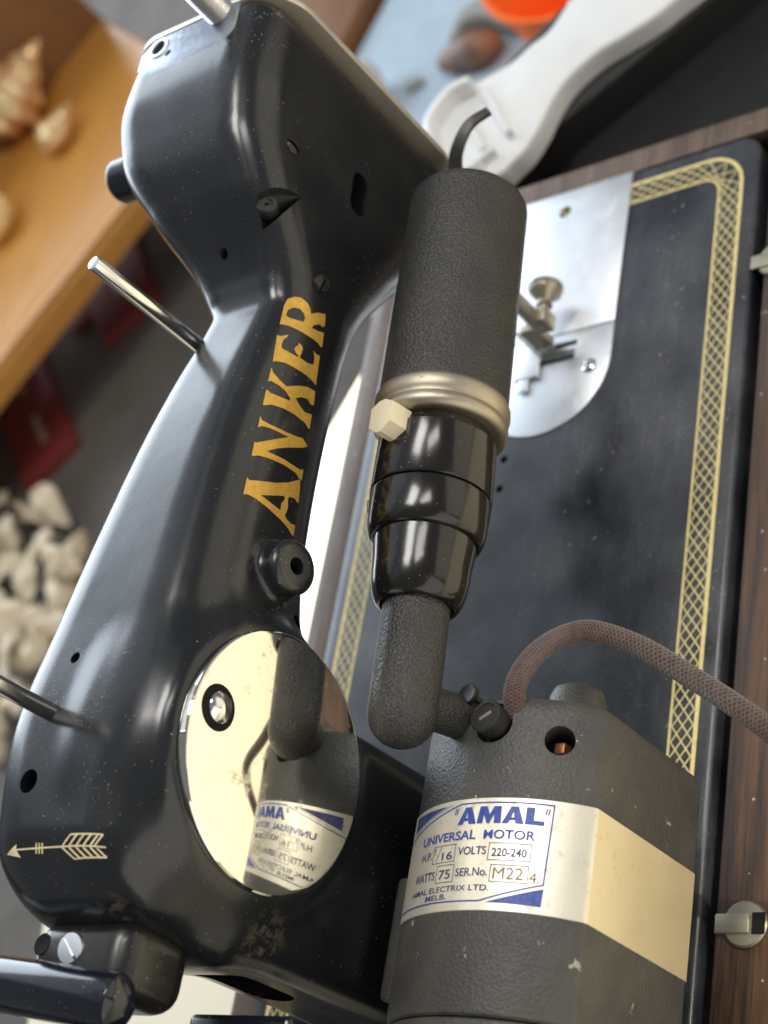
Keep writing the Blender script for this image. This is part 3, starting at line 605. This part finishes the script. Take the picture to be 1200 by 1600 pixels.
rr = random.Random(11); bm = bmesh.new()
for k in range(70):
    x, y = rr.uniform(8, 36), rr.uniform(2.2, 7.5) if k % 3 else rr.uniform(0.1, 1.9); r = rr.choice((0.025, 0.03, 0.04, 0.05)) if k > 1 else 0.11
    if x > 24 and y > 5.5: y -= 3.5
    vs = bmesh.ops.create_icosphere(bm, subdivisions=1, radius=r)['verts']; a = rr.uniform(0, 3.1); e = rr.uniform(0.8, 2.6) if k > 1 else 1.2
    for v in vs:
        p = Vector((v.co.x * e, v.co.y * 0.7, v.co.z * 0.6)) * rr.uniform(0.75, 1.2); v.co = Vector((x + p.x * math.cos(a) - p.y * math.sin(a), y + p.x * math.sin(a) + p.y * math.cos(a), r * 0.5 + p.z))
cr = frombm('crumbs', bm, plain('pale_crumbs', (0.42, 0.33, 0.24), 0.8, 0.2, 300, 0.1)); cr['kind'] = 'stuff'; cr['label'] = 'pale crumbs and lint scattered over the black bed'

# ------------------------------------------------------------------ motor behind the pillar
motor = thing('electric_motor', 'dark grey flat-sided electric motor with a printed metal label band, mounted behind the pillar', 'motor', (3, 1.3, 2.3))
MY, MZ, MR, MW = 1.3, 6.45, 4.1, 3.0
def msec(inset, n=30):
    R = MR - inset; W_ = MW - inset; out = []
    zc = math.sqrt(max(R * R - W_ * W_, 0.01)); a0 = math.atan2(zc, W_)
    for k in range(n + 1):
        a = a0 + (math.pi - 2 * a0) * k / n; out.append((R * math.cos(a), R * math.sin(a)))
    out2 = [(-x, -z) for x, z in out]
    pts = out + [(-W_, 0.3)] + [(-W_, -0.3)] + out2 + [(W_, -0.3), (W_, 0.3)]
    # soften the corner where the flat side starts
    P = []
    for i in range(len(pts)):
        a, b, c_ = Vector(pts[i - 1]), Vector(pts[i]), Vector(pts[(i + 1) % len(pts)])
        d1 = (b - a).normalized(); d2 = (c_ - b).normalized()
        if d1.dot(d2) < 0.9:
            P += [b - d1 * 0.10, b - d1 * 0.035 + d2 * 0.02, b + d2 * 0.10]
        else: P.append(b)
    return [(MY + p.x, MZ + p.y) for p in P]
def motor_shell(name, rows, mat, parent, caps=True, smooth=30):
    vs = []; fs = []; n = None
    for x, ins in rows:
        s = msec(ins); n = len(s); vs += [(x, y, z) for y, z in s]
    for i in range(len(rows) - 1):
        for k in range(n): fs.append((i * n + k, i * n + (k + 1) % n, (i + 1) * n + (k + 1) % n, (i + 1) * n + k))
    if caps: fs.append(tuple(range(n))); fs.append(tuple(range((len(rows) - 1) * n, len(rows) * n))[::-1])
    return mesh(name, vs, fs, mat, parent, smooth)
casing = motor_shell('casing', [(-0.45, 0.09), (-0.39, 0.02), (-0.30, 0), (2.1, 0), (5.3, 0), (7.9, 0.0), (8.15, 0.04), (8.32, 0.14), (8.42, 0.30), (8.47, 0.6), (8.52, 2.0)], M_MOTOR, motor)
rear = motor_shell('end_bell', [(-5.2, 0.5), (-5.0, 0.05), (-4.8, 0), (-0.65, 0), (-0.55, 0.02), (-0.49, 0.09)], M_MOTOR, motor)
def on_motor(phi, x, h=0.0):
    a = math.radians(phi); return Vector((x, MY + (MR + h) * math.sin(a), MZ + (MR + h) * math.cos(a)))
def radial(phi): a = math.radians(phi); return Vector((0, math.sin(a), math.cos(a)))
c = cyls('cutter', [(on_motor(-30, 7.13, -1.2), radial(-30), 2.0, 0.43), (on_motor(-2, 7.62, -0.6), radial(-2), 1.4, 0.60)]); boolean(casing, c)
casing.data.polygons.foreach_set('use_smooth', [True] * len(casing.data.polygons)); casing.data.set_sharp_from_angle(angle=math.radians(30))
rbox('brush', on_motor(-33, 7.05, -0.75), (0.35, 0.35, 0.8), M_COPPER, motor, 0.05)
cap = lathe('brush_cap', [(0, 0), (0, 0.48), (0.62, 0.50), (0.66, 0.46), (0.66, 0.38), (0.62, 0.36), (0.62, 0)], on_motor(-2, 7.62, -0.25), (0.10, 0.06, 1), M_FIBRE, motor, 36, 30)
rbox('slot', on_motor(-2, 7.62, -0.25) + Vector((0.10, 0.06, 1)).normalized() * 0.625, (0.10, 0.42, 0.02), M_OLDSTEEL, cap, 0.0, rot=Matrix.Rotation(0.5, 3, 'Z'))
lathe('terminal_screw', [(0, 0.14), (0.45, 0.14), (0.46, 0.31), (0.62, 0.33), (0.66, 0.30), (0.62, 0)], on_motor(11, 8.42, -0.35), (0.12, 0.1, 1), M_DARKMETAL, motor, 30)
lathe('bearing_boss', [(0, 0), (0, 0.95), (1.4, 0.85), (1.65, 0.75), (1.78, 0.5), (1.82, 0)], (8.45, 1.0, 6.7), (1, 0, 0), M_MOTOR, motor, 36, 50)
rbox('mounting_bracket', (2.2, 4.75, 7.0), (3.6, 1.2, 3.0), M_MOTOR, motor, 0.2)
# label band
band = motor_shell('label_band', [(2.26, -0.012), (2.28, -0.035), (5.38, -0.035), (5.40, -0.012)], M_LABEL, motor, False, 25)
for p in band.data.polygons:
    if p.normal.y < -0.98: p.material_index = 1  # side facing the back takes the warm-lit copy
band.data.materials.append(M_LABEL2)
HL = 0.048
def on_label(s, x, h=HL): return on_motor(-math.degrees(s / (MR + 0.03)), x, h)     # s runs to the right round the label, in cm
def sdeg(phi): return -math.radians(phi) * (MR + 0.03)
def label_mesh(bm, name, mat):
    for v in bm.verts: v.co = on_label(v.co.x, v.co.y)
    return frombm(name, bm, mat, band)
def label_poly(loops, mat, name='print'): return label_mesh(fill(loops, 0.14), name, mat)
def label_text(txt, pl, pr, xb, xt, mat, off=0.0, shear=0.0):
    cu = bpy.data.curves.new('t', 'FONT'); cu.body = txt; cu.size = 1; cu.offset = off; cu.shear = shear; cu.resolution_u = 4
    o = bpy.data.objects.new('t', cu); C.objects.link(o); dg = bpy.context.evaluated_depsgraph_get(); me = bpy.data.meshes.new_from_object(o.evaluated_get(dg))
    bm = bmesh.new(); bm.from_mesh(me); bpy.data.objects.remove(o); bpy.data.meshes.remove(me)
    x0 = min(v.co.x for v in bm.verts); x1 = max(v.co.x for v in bm.verts); y0 = min(v.co.y for v in bm.verts); y1 = max(v.co.y for v in bm.verts)
    s0, s1 = sdeg(pl), sdeg(pr)
    for v in bm.verts: v.co = Vector((s0 + (v.co.x - x0) / (x1 - x0) * (s1 - s0), xb + (v.co.y - y0) / (y1 - y0) * (xt - xb), 0))
    bmesh.ops.triangulate(bm, faces=bm.faces[:])
    for it in range(4):
        es = [e for e in bm.edges if e.calc_length() > 0.14]
        if not es: break
        bmesh.ops.subdivide_edges(bm, edges=es, cuts=1); bmesh.ops.triangulate(bm, faces=bm.faces[:])
    return label_mesh(bm, 'lettering', mat)
def S(phi, x): return (sdeg(phi), x)
def label_stroke(pts, wd, mat, name='print'):
    P = [S(*p) for p in pts]; bm = bmesh.new()
    Q = []
    for a, b in zip(P, P[1:]):
        n = max(1, int(math.hypot(b[0] - a[0], b[1] - a[1]) / 0.14)); Q += [Vector((a[0] + (b[0] - a[0]) * k / n, a[1] + (b[1] - a[1]) * k / n)) for k in range(n)]
    Q.append(Vector(P[-1]))
    for a, b in zip(Q, Q[1:]):
        t = (b - a).normalized(); n = Vector((-t.y, t.x)) * wd / 2; e = t * wd / 2
        vs = [bm.verts.new((p.x, p.y, 0)) for p in (a - e + n, b + e + n, b + e - n, a - e - n)]; bm.faces.new(vs)
    return label_mesh(bm, name, mat)
# border of the print: two corners are cut by blue wedges
label_stroke([(45, 4.55), (33, 4.75), (7.1, 5.25), (-31.1, 5.25), (-30.4, 3.06), (-6.5, 2.52), (33, 2.52), (45, 2.52)], 0.035, M_BLUE, 'print_border')
label_stroke([(40, 4.62), (33, 4.86), (12, 5.27)], 0.012, M_BLUE, 'print_line')
label_poly([[S(40, 4.80), S(33, 4.93), S(15, 5.25), S(33, 5.25), S(40, 5.25)]], M_NAVY, 'corner_wedge')
label_poly([[S(-9.6, 2.49), S(-30.7, 2.95), S(-30.4, 2.47)]], M_BLUE, 'corner_wedge')
# AMAL in heavy capitals, drawn by hand
def glyphs(txt, pl, pr, xb, xt, mat):
    G = {'A': (1.15, [[(0, 0), (.42, 1), (.80, 1), (1.15, 0), (.72, 0), (.66, .2), (.40, .2), (.32, 0)], [(.46, .36), (.62, .36), (.57, .70)]]),
         'M': (1.35, [[(0, 0), (.12, 1), (.52, 1), (.70, .5), (.92, 1), (1.30, 1), (1.35, 0), (.98, 0), (.96, .55), (.72, 0), (.58, 0), (.36, .55), (.32, 0)]]),
         'L': (0.95, [[(0, 0), (0, 1), (.42, 1), (.42, .24), (.95, .24), (.95, 0)]])}
    tot = sum(G[c_][0] for c_ in txt) + 0.06 * (len(txt) - 1); s0, s1 = sdeg(pl), sdeg(pr); k = (s1 - s0) / tot; u = 0
    for c_ in txt:
        w_, lps = G[c_]; label_poly([[(s0 + (u + a) * k, xb + b * (xt - xb)) for a, b in lp] for lp in lps], mat, 'lettering'); u += w_ + 0.06
glyphs('AMAL', 7.9, -28.0, 4.66, 5.14, M_BLUE)
for ph in (9.6, 8.6, -28.6, -29.6): label_stroke([(ph, 5.12), (ph + 0.3, 4.98)], 0.035, M_BLUE)
label_text('UNIVERSAL', 28.6, -1.6, 4.22, 4.48, M_BLUE, 0.018)
label_text('MOTOR', -5.0, -25.4, 4.22, 4.48, M_BLUE, 0.018)
label_text('H.P.', 27.6, 20.6, 3.78, 4.00, M_NAVY, 0.012)
label_stroke([(18.3, 3.88), (18.3, 4.08), (18.8, 4.03)], 0.022, M_NAVY); label_stroke([(17.4, 3.70), (14.8, 4.08)], 0.016, M_NAVY)
label_text('16', 14.0, 8.4, 3.70, 3.93, M_NAVY, 0.005)
label_text('VOLTS', 5.7, -7.0, 3.79, 4.02, M_NAVY, 0.012)
label_text('220-240', -9.4, -23.0, 3.74, 3.97, M_NAVY, 0.012)
label_text('WATTS', 30.8, 16.8, 3.17, 3.42, M_NAVY, 0.012)
label_text('75', 14.2, 8.2, 3.16, 3.42, M_NAVY, 0.005)
label_text('SER.No.', 5.4, -8.7, 3.20, 3.43, M_NAVY, 0.012)
label_text('M22', -11.0, -22.6, 3.13, 3.44, M_STAMP, -0.005)
label_text('4.', -25.0, -28.8, 3.08, 3.36, M_STAMP, -0.005)
label_text('AMAL ELECTRIX LTD.', 31.5, -10.2, 2.80, 2.96, M_NAVY, 0.006)
label_text('MELB.', 20.4, 8.6, 2.59, 2.74, M_NAVY, 0.006)
for a, b, x0, x1 in ((19.5, 7.2, 3.64, 4.12), (-8.0, -24.5, 3.64, 4.11), (15.8, 6.6, 3.07, 3.55), (-9.8, -24.4, 3.05, 3.51)):
    label_stroke([(a, x0), (b, x0), (b, x1), (a, x1), (a, x0)], 0.016, M_NAVY, 'print_box')

# ------------------------------------------------------------------ cord
cp = spline([(7.6, 0.75, 9.6), (8.32, 0.6, 10.5), (9.11, 0.5, 10.47), (10.0, 0.3, 9.97), (10.67, -0.1, 9.37), (10.87, -0.8, 9.0), (10.5, -2.0, 8.4), (9.55, -3.5, 8.05), (8.5, -5.0, 8.0), (7.8, -5.9, 7.3), (6.9, -6.6, 5.6), (6.0, -8.0, 2.4), (5.0, -10.5, -4.0), (3.0, -13, -7.6), (-2, -16, -7.6)], 14)
vs, fs = tube_vf(cp, lambda t: 0.325, 24)
me = bpy.data.meshes.new('power_cord'); me.from_pydata([tuple(v * CM) for v in vs], [], fs); me.update()
uv = me.uv_layers.new(name='UVMap'); n = 24
for p in me.polygons:
    if len(p.vertices) == 4:
        for li, vi in zip(p.loop_indices, p.vertices):
            k = vi % n; i = vi // n
            if k == 0 and any(q % n == n - 1 for q in p.vertices): k = n
            uv.data[li].uv = (k / n * 9, i * 0.80)
cord = link('power_cord', me, M_CORD, None, 180)
tag(cord, 'brown braided cloth cord looping over the gold border from the end of the motor', 'cord')

# ------------------------------------------------------------------ lamp
lamp = thing('machine_lamp', 'black crinkle-painted tubular lamp with bakelite socket and nickel ring, on an elbow above the motor', 'lamp', (7.9, 2.7, 10.3))
LO = Vector((7.35, 3.02, 12.3)); LD = Vector((1, 0.03, 0.02)).normalized()
arm_prof = [(-1.0 + 1.0 * (1 - math.cos(math.pi / 2 * k / 8)), 1.0 * math.sin(math.pi / 2 * k / 8)) for k in range(9)]
lathe('lamp_arm', arm_prof + [(1.0, 1.0), (3.9, 0.98)], LO, LD, M_WRINKLE, lamp, 56, 60)
lathe('swivel_stub', [(0, 0.66), (0.2, 0.64), (1.1, 0.62), (1.9, 0.66)], (8.0, 2.5, 10.25), (Vector((7.75, 2.85, 12.1)) - Vector((8.0, 2.5, 10.25))), M_WRINKLE, lamp, 40, 60)
def q(s0, r0, s1, r1, n=6, conv=True):
    """quarter round between two profile points"""
    out = []
    for k in range(n + 1):
        a = math.pi / 2 * k / n
        out.append((s0 + (s1 - s0) * (1 - math.cos(a)), r0 + (r1 - r0) * math.sin(a)) if conv else (s0 + (s1 - s0) * math.sin(a), r0 + (r1 - r0) * (1 - math.cos(a))))
    return out
cupp = [(3.55, 0.9), (3.45, 0.99), (3.30, 1.02)] + q(3.22, 1.08, 4.5, 1.46, 9) + [(5.1, 1.53), (5.5, 1.52), (5.5, 1.2)]
lathe('socket_cup', cupp, LO, LD, M_BAKELITE, lamp, 72, 50)
soc = [(5.40, 1.2), (5.32, 1.46), (5.30, 1.54)] + q(5.30, 1.56, 6.0, 1.79, 8) + [(6.66, 1.83), (6.72, 1.81), (6.73, 1.72), (6.79, 1.72)]
lathe('socket_base', soc, LO, LD, M_BAKELITE, lamp, 72, 40)
for k in (-1, 0, 1):      # three moulded grip lines
    a = math.radians(-62 + k * 9)     # round the socket from straight up towards the back
    d, u, v = frame(LD); up = (Vector((0, 0, 1)) - LD * LD.z).normalized(); bk = LD.cross(up)
    rr = up * math.cos(a) + bk * math.sin(a)
    tube('grip_line', [LO + LD * 6.15 + rr * 1.79, LO + LD * 6.55 + rr * 1.825], 0.045, M_BAKELITE, lamp, 8)
soc2 = [(6.79, 1.70), (6.80, 1.80), (6.85, 1.83), (8.62, 1.80), (8.64, 1.74), (8.70, 1.72), (8.95, 1.66), (9.2, 1.6)]
lathe('socket_body', soc2, LO, LD, M_BAKELITE, lamp, 72, 40)
ring = [(8.98, 1.55), (8.96, 1.86), (9.0, 1.98), (9.12, 2.07), (9.30, 2.08), (9.42, 2.02), (9.50, 2.01), (9.58, 2.06), (9.75, 2.10), (9.95, 2.09), (10.08, 2.04), (10.12, 1.98), (10.12, 1.6)]
lathe('socket_ring', ring, LO, LD, M_BRONZE, lamp, 80, 50)
sh = [(10.08, 1.99), (10.2, 2.0), (14, 1.96), (17.6, 1.92)] + [(17.6 + 0.45 * math.sin(a), 1.92 - 0.45 * (1 - math.cos(a))) for a in [math.pi / 2 * k / 6 for k in range(1, 7)]] + [(18.05, 0.9), (18.05, 0)]
lathe('lamp_shade', sh, LO, LD, M_WRINKLE, lamp, 80, 50)
# ivory switch key
d, u, v = frame(LD); up = (Vector((0, 0, 1)) - LD * LD.z).normalized(); ft_ = up.cross(LD)
sd = (ft_ * 0.16 + up * 0.98).normalized() if ft_.y > 0 else (-ft_ * 0.16 + up * 0.98).normalized()
R3 = Matrix((LD, LD.cross(sd) * -1, sd)).transposed()
bm = bmesh.new(); outl = [(-.30, -.5), (.30, -.5), (.36, -.1), (.36, .1), (.30, .5), (-.30, .5), (-.42, 0.2), (-.42, -0.2)]
outl = [(-0.60, -0.10), (-0.34, -0.46), (0.34, -0.46), (0.52, -0.12), (0.52, 0.14), (0.34, 0.46), (-0.34, 0.46), (-0.60, 0.10)]
bm = prism_bm(outl, -0.5, 0.62, 0.05)
bmesh.ops.transform(bm, matrix=Matrix.Translation(LO + LD * 8.55 + sd * 1.80) @ R3.to_4x4(), verts=bm.verts[:])
frombm('switch_key', bm, M_IVORY, lamp, 30)

# ------------------------------------------------------------------ wooden case round the bed
case = thing('machine_case', 'wooden base of the machine with dark board behind the bed and grey-brown rim', 'case', (14, 6, -8))
rbox('rim_board', (15.5, 18.5, -0.55), (46.0, 1.2, 0.7), M_RIM, case, 0.06)
rbox('rim_board', (37.82, 5.0, -0.55), (1.2, 25.8, 0.7), M_RIM, case, 0.06, rot=None)
rbox('back_board', (13.5, -4.2, -0.55), (47.3, 7.5, 0.7), M_BOARD, case, 0.06)
for nm, c_, s_ in (('side_board', (15.5, 18.45, -4.5), (46, 1.0, 7.0)), ('side_board', (15.5, -7.6, -4.5), (46, 0.8, 7.0)), ('side_board', (37.8, 5.2, -4.5), (1.0, 25.2, 7.0)), ('bottom_board', (14.5, 5.2, -7.7), (46, 25.2, 0.5))):
    rbox(nm, c_, s_, M_BOARD, case, 0.05)
for lx, ly in ((5.05, -1.50), (30.5, -0.95)):
    h = lathe('bed_hinge', [(0, 0), (0, 0.74), (0.12, 0.74), (0.18, 0.68), (0.2, 0)], (lx, ly, -0.22), (0, 0, 1), M_HINGE, case, 44)
    rbox('hinge_tab', (lx, ly + 0.40, -0.015), (0.62, 1.15, 0.06), M_HINGE, h, 0.03)
    rbox('hinge_slot', (lx, ly - 0.48, -0.015), (0.66, 0.42, 0.04), M_HOLE, h, 0.0)

# ------------------------------------------------------------------ setting
def slab(name, poly, z0, z1, mat, kind='structure', bev=0.1):
    o = frombm(name, prism_bm(poly, z0, z1, bev), mat, None, 40)
    if kind: o['kind'] = kind
    return o
tbl = slab('table_top', [(42.6, 24.0), (8.2, 40.3), (3, 39.5), (-40, 50), (-120, 50), (-120, -120), (70, -120), (60, -10), (54, 6), (45.5, 19)], -12.0, -8.0, M_TABLE, 'structure', 0.2)
fl = mesh('floor', [(-300, -300, -60), (500, -300, -60), (500, 600, -60), (-300, 600, -60)], [(0, 1, 2, 3)], M_GREY); fl['kind'] = 'structure'

# white plastic arm lying on a black case beyond the head
acc = thing('accessory_case', 'black case with a raised dark lid beyond the wooden rim, under the white plastic arm', 'case', (47, 10, -8))
frombm('lid', prism_bm([(43.99, 16.41), (51.0, 4.87), (56.5, -4.0), (62, 2), (56, 12), (50.0, 19.0), (46.5, 19.6)], -8.0, -4.2, 0.25, 3), M_CASE, acc, 40)
frombm('tray', prism_bm([(39.2, 20.5), (39.2, -18), (60, -18), (57, -3), (45.2, 17.2)], -8.0, -6.2, 0.15), M_CASEIN, acc, 40)
wa = thing('white_appliance', 'white plastic arm with a raised curved rim and ribs, lying on the black case', 'appliance part', (46, 15, -4))
def spl2(pts, n=5): return [(p.x, p.y) for p in spline([(a, b, 0) for a, b in pts], n)]
WP = spl2([(42.66, 16.91), (42.68, 15.53), (43.1, 14.93), (43.7, 14.22), (44.88, 13.56), (45.83, 13.22), (46.92, 12.72), (47.72, 12.0), (48.48, 10.81), (48.92, 9.28), (49.43, 7.79), (50.0, 6.8), (50.8, 5.3), (52.5, 2.6)]) + spl2([(55.6, 9.0), (54.1, 11.4), (52.84, 12.89), (52.53, 13.07), (51.26, 13.87), (50.72, 14.89), (50.04, 15.89), (49.62, 17.53), (49.19, 18.37), (48.6, 19.4), (47.6, 20.0), (46.7, 20.12), (45.29, 19.69), (43.67, 18.61), (42.9, 17.6)])
frombm('arm_plate', prism_bm(WP, -4.15, -3.0, 0.22, 3), M_WHITE, wa, 40)
RI = spl2([(48.9, 17.7), (48.6, 18.9), (47.4, 19.75), (46.6, 19.8), (45.4, 19.4), (43.9, 18.4), (43.0, 17.2), (42.9, 16.2)], 6)
bm = prism_bm(stroke(RI, 0.5), -3.1, -2.0, 0.12, 2); frombm('raised_rim', bm, M_WHITE, wa, 40)
for a, b in (((48.2, 16.9), (44.7, 14.9)), ((46.6, 17.7), (44.2, 16.3)), ((43.3, 17.0), (44.0, 15.7))):
    frombm('rib', prism_bm(stroke([a, b], 0.32), -3.1, -2.45, 0.1, 2), M_WHITE, wa, 40)
tub = thing('plastic_tub', 'orange-red plastic tub standing on the pale blue cloth behind the white arm', 'tub', (96, 33, -45))
tc = Vector((100.6, 36.4, -45.5))
lathe('tub_wall', [(0, 0), (0, 8.6), (0.6, 9.2), (11, 10.2), (11.2, 10.6), (11.8, 10.6), (11.8, 10.2), (11.2, 9.9), (0.9, 8.9), (0.9, 0)], tc, (0, 0, 1), M_TUB, tub, 72)
# cloth, boards, shells
cl = frombm('blue_cloth', prism_bm([(100, 76), (126, 66), (150, 40), (130, 0), (70, 0), (75, 62)], -46.0, -45.5, 0.1), M_PALEBLUE); tag(cl, 'pale blue cloth spread flat behind the machine head', 'cloth')
br = rbox('wooden_board', (117, 80.5, -46.0), (32, 18.5, 4.5), M_BROWNW, None, 0.5, rot=Matrix.Rotation(math.radians(-18.4), 3, 'Z')); tag(br, 'brown wooden board with a dark gap, left of the pale blue cloth', 'board')
e1 = Vector((101.6, 100.4)); ed = Vector((19, -15.4)).normalized(); en = Vector((ed.y * -1, ed.x)); en = en if en.x > 0 else -en
bp = [e1 - ed * 60, e1 + ed * 16, e1 + ed * 16 + en * 42, e1 - ed * 60 + en * 42]
bench = thing('wooden_shelf', 'orange wooden shelf with a brown back board, carrying shiny shells', 'shelf', (105, 115, -60))
frombm('shelf_board', prism_bm([(p.x, p.y) for p in bp], -48.0, -45.0, 0.5, 3), M_ORANGE, bench, 40)
frombm('front_lip', prism_bm([(p.x, p.y) for p in (bp[0] + en * .3, bp[1] + en * .3, bp[1] + en * 2.6, bp[0] + en * 2.6)], -45.2, -44.2, 0.3, 2), M_ORANGE, bench, 40)
frombm('back_board', prism_bm([(p.x, p.y) for p in (bp[0] + en * 36, bp[1] + en * 36, bp[1] + en * 38, bp[0] + en * 38)], -45.2, -20, 0.3, 2), M_BROWNW, bench, 40)
for t0 in (-55, 10):
    p = e1 + ed * t0 + en * 20; rbox('leg', (p.x, p.y, -54), (4, 30, 12), M_BROWNW, bench, 0.3, rot=Matrix.Rotation(math.atan2(ed.y, ed.x), 3, 'Z'))
def conch(name, loc, L, R, d, mat, label):
    """a coiled sea shell: body whorl, spire and flared lip"""
    vs = []; fs = []; n = 28; rows = 44; d, u, v = frame(d); o = Vector(loc)
    for i in range(rows):
        t = i / (rows - 1); r = R * (math.sin(math.pi * min(1, t * 1.25)) ** 0.8 if t < 0.4 else (1 - t) / 0.6) * (1 + 0.10 * math.cos(t * 34)) + 0.02
        for k in range(n):
            a = 2 * math.pi * k / n + t * 5; rr = r * (1 + 0.10 * math.cos(a * 1 + t * 9) + 0.05 * math.cos(7 * a)); vs.append(o + d * (t - 0.4) * L + (u * math.cos(a) + v * math.sin(a) * 0.85) * rr)
    for i in range(rows - 1):
        for k in range(n): fs.append((i * n + k, i * n + (k + 1) % n, (i + 1) * n + (k + 1) % n, (i + 1) * n + k))
    fs.append(tuple(range(n))); fs.append(tuple(range((rows - 1) * n, rows * n)))
    return tag(mesh(name, vs, fs, mat, None, 60), label, 'seashell')
conch('conch_shell', (123.4, 126.6, -41.0), 14.5, 5.2, (0.6, -0.7, 0.25), M_SHELLP, 'large pink-brown conch shell on the orange shelf')
conch('conch_shell', (124.8, 129.6, -37.5), 12.0, 4.2, (0.8, -0.2, 0.6), M_SHELLY, 'glossy yellow conch shell leaning over the pink-brown one on the shelf')
conch('conch_shell', (116.2, 117.6, -43.2), 7.0, 2.3, (0.9, -0.4, 0.1), M_SHELLP, 'smallest pink conch shell near the middle of the orange shelf')
conch('conch_shell', (105.2, 124.2, -42.6), 9.0, 3.2, (0.75, 0.2, 0.3), M_SHELLY, 'yellow conch shell close to the front lip of the orange shelf')
conch('grey_shell', (134.0, 135.0, -41.0), 9.0, 2.6, (0.5, 0.7, 0.3), M_STONEG, 'grey shell lying behind the yellow conch on the shelf')
# maroon cards on the carpet
def card(loc, rotd, sx, sy, h, label, lines):
    t = thing('presentation_card', label, 'card', loc); R3 = Matrix.Rotation(math.radians(rotd), 3, 'Z'); L = Vector(loc)
    rbox('card_board', L + Vector((0, 0, h / 2)), (sx, sy, h), M_RED, t, 0.15, rot=R3)
    for px, py, lx, ly in lines: rbox('silver_print', L + R3 @ Vector((px, py, h + 0.03)), (lx, ly, 0.04), M_SILVERPRINT, t, 0, rot=R3)
    return t
card((88.0, 128.0, -60), 39.0, 22.5, 8.6, 1.6, 'maroon card with silver print, half covered by grey satin, on the carpet', [(-4.5, -0.6, 5.5, 1.0), (4.6, -0.4, 1.3, 1.5)])
card((108.6, 121.2, -60), 34.0, 25.5, 9.0, 1.6, 'maroon card with silver print lying closest to the machine head', [(-5.0, -0.2, 5.5, 0.9), (6.2, -0.8, 1.3, 1.3)])
card((110.5, 130.0, -60), 34.0, 23.5, 4.6, 1.0, 'narrow dark maroon card tucked under the edge of the orange shelf', [])
sp = [Vector(p) for p in ((78, 138, -58.4), (84, 139.5, -57.2), (90, 138, -56.6), (95.5, 135, -57.0), (97, 132, -58))]
st = tube('satin_pouch', spline(sp, 8), lambda t: 2.6 * math.sin(math.pi * (0.12 + 0.80 * t)) ** 0.6 + .2, M_SATIN, None, 24, 180); tag(st, 'folded grey satin pouch lying against a maroon card', 'pouch')
# heap of pale ribbed shells
def scallop():
    vs = []; fs = []; n, mrow = 45, 12
    for i in range(mrow + 1):
        t = i / mrow
        for k in range(n):
            a = math.radians(-75 + 150 * k / (n - 1)); rr = t * (1 + 0.05 * math.cos(k * 2 * math.pi / 4) * t)
            vs.append((rr * math.sin(a), rr * math.cos(a), 0.34 * math.sin(math.pi * min(t * 0.95, 1) ** 0.7) + 0.09 * t * t * math.cos(k * 2 * math.pi / 4) + 0.1 * t * math.sin(a * 3)))
    for i in range(mrow):
        for k in range(n - 1): fs.append((i * n + k, i * n + k + 1, (i + 1) * n + k + 1, (i + 1) * n + k))
    me = bpy.data.meshes.new('seashell'); me.from_pydata([tuple(c * CM for c in v) for v in vs], [], fs); me.update()
    me.polygons.foreach_set('use_smooth', [True] * len(me.polygons)); me.materials.append(M_CORAL); return me
SM = scallop()
hp = [(67.5, 117), (66, 121), (62, 115), (61, 120), (55, 119.5), (55, 115), (52, 118), (50, 112.5), (46, 117), (71, 121), (68, 125), (59, 115.5), (64.5, 110.5), (57.5, 111.5), (68, 119), (64, 119), (60, 118), (57, 114.5), (63, 112.5), (52, 115), (47, 114), (70.5, 115.5), (65.5, 125), (58, 122), (69.0, 122.5), (66.0, 116.0), (62.2, 122.0), (61.0, 113.4), (55.2, 117.3), (54.0, 112.6), (49.0, 117.6), (66.4, 112.9), (73, 128), (58, 127), (50, 124), (44, 116)]
for i, (x, y) in enumerate(hp):
    o = bpy.data.objects.new('seashell', SM); C.objects.link(o); s = random.uniform(2.6, 3.8)
    o.scale = (s, s, s); o.location = (x * CM, y * CM, (-58.5 + random.uniform(0, 2.5)) * CM)
    o.rotation_euler = (random.uniform(-0.9, 0.9), random.uniform(-0.9, 0.9), random.uniform(0, 6.28))
    sol = o.modifiers.new('shell thickness', 'SOLIDIFY'); sol.thickness = 0.0006
    tag(o, 'pale ribbed seashell in the blurred heap on the carpet beside the machine', 'seashell', 'pale ribbed shells heaped on the carpet')
# pebbles on the blue cloth
def pebble(name, loc, s, mat, label, seed, cat='pebble'):
    bm = bmesh.new(); bmesh.ops.create_icosphere(bm, subdivisions=3, radius=1.0); rr = random.Random(seed); ph = [rr.uniform(0, 6) for _ in range(6)]
    for v in bm.verts:
        k = 1 + 0.13 * math.sin(v.co.x * 2.6 + ph[0]) + 0.12 * math.sin(v.co.y * 3.1 + ph[1]) + 0.10 * math.sin(v.co.z * 3 + ph[2]); v.co = Vector((v.co.x * s[0] * k, v.co.y * s[1] * k, v.co.z * s[2] * k)) + Vector(loc)
    return tag(frombm(name, bm, mat, None, 180), label, cat)
pebble('pebble', (103.2, 55.6, -44.2), (2.2, 3.0, 1.7), M_STONE, 'brown rounded pebble on the pale blue cloth', 3)
gs = tube('curved_stone', spline([(105.5, 58.0, -44.6), (107.4, 56, -44.2), (107.0, 53, -44.0), (105.0, 50.2, -44.3), (103.2, 48.0, -44.8)], 8), lambda t: 1.5 * math.sin(math.pi * (0.1 + 0.8 * t)) ** 0.7, M_STONEG, None, 20, 180); tag(gs, 'curved grey-green stone bending round the brown pebble on the cloth', 'stone')
pebble('white_shell', (103.0, 66.9, -43.0), (2.6, 1.3, 2.6), M_PALE, 'upright white shell on the cloth next to the end plate of the head', 5, 'seashell')
pebble('pebble', (102.8, 62.6, -45.2), (0.8, 0.9, 0.4), M_STONEG, 'tiny flat pebble alone in the middle of the cloth', 8)
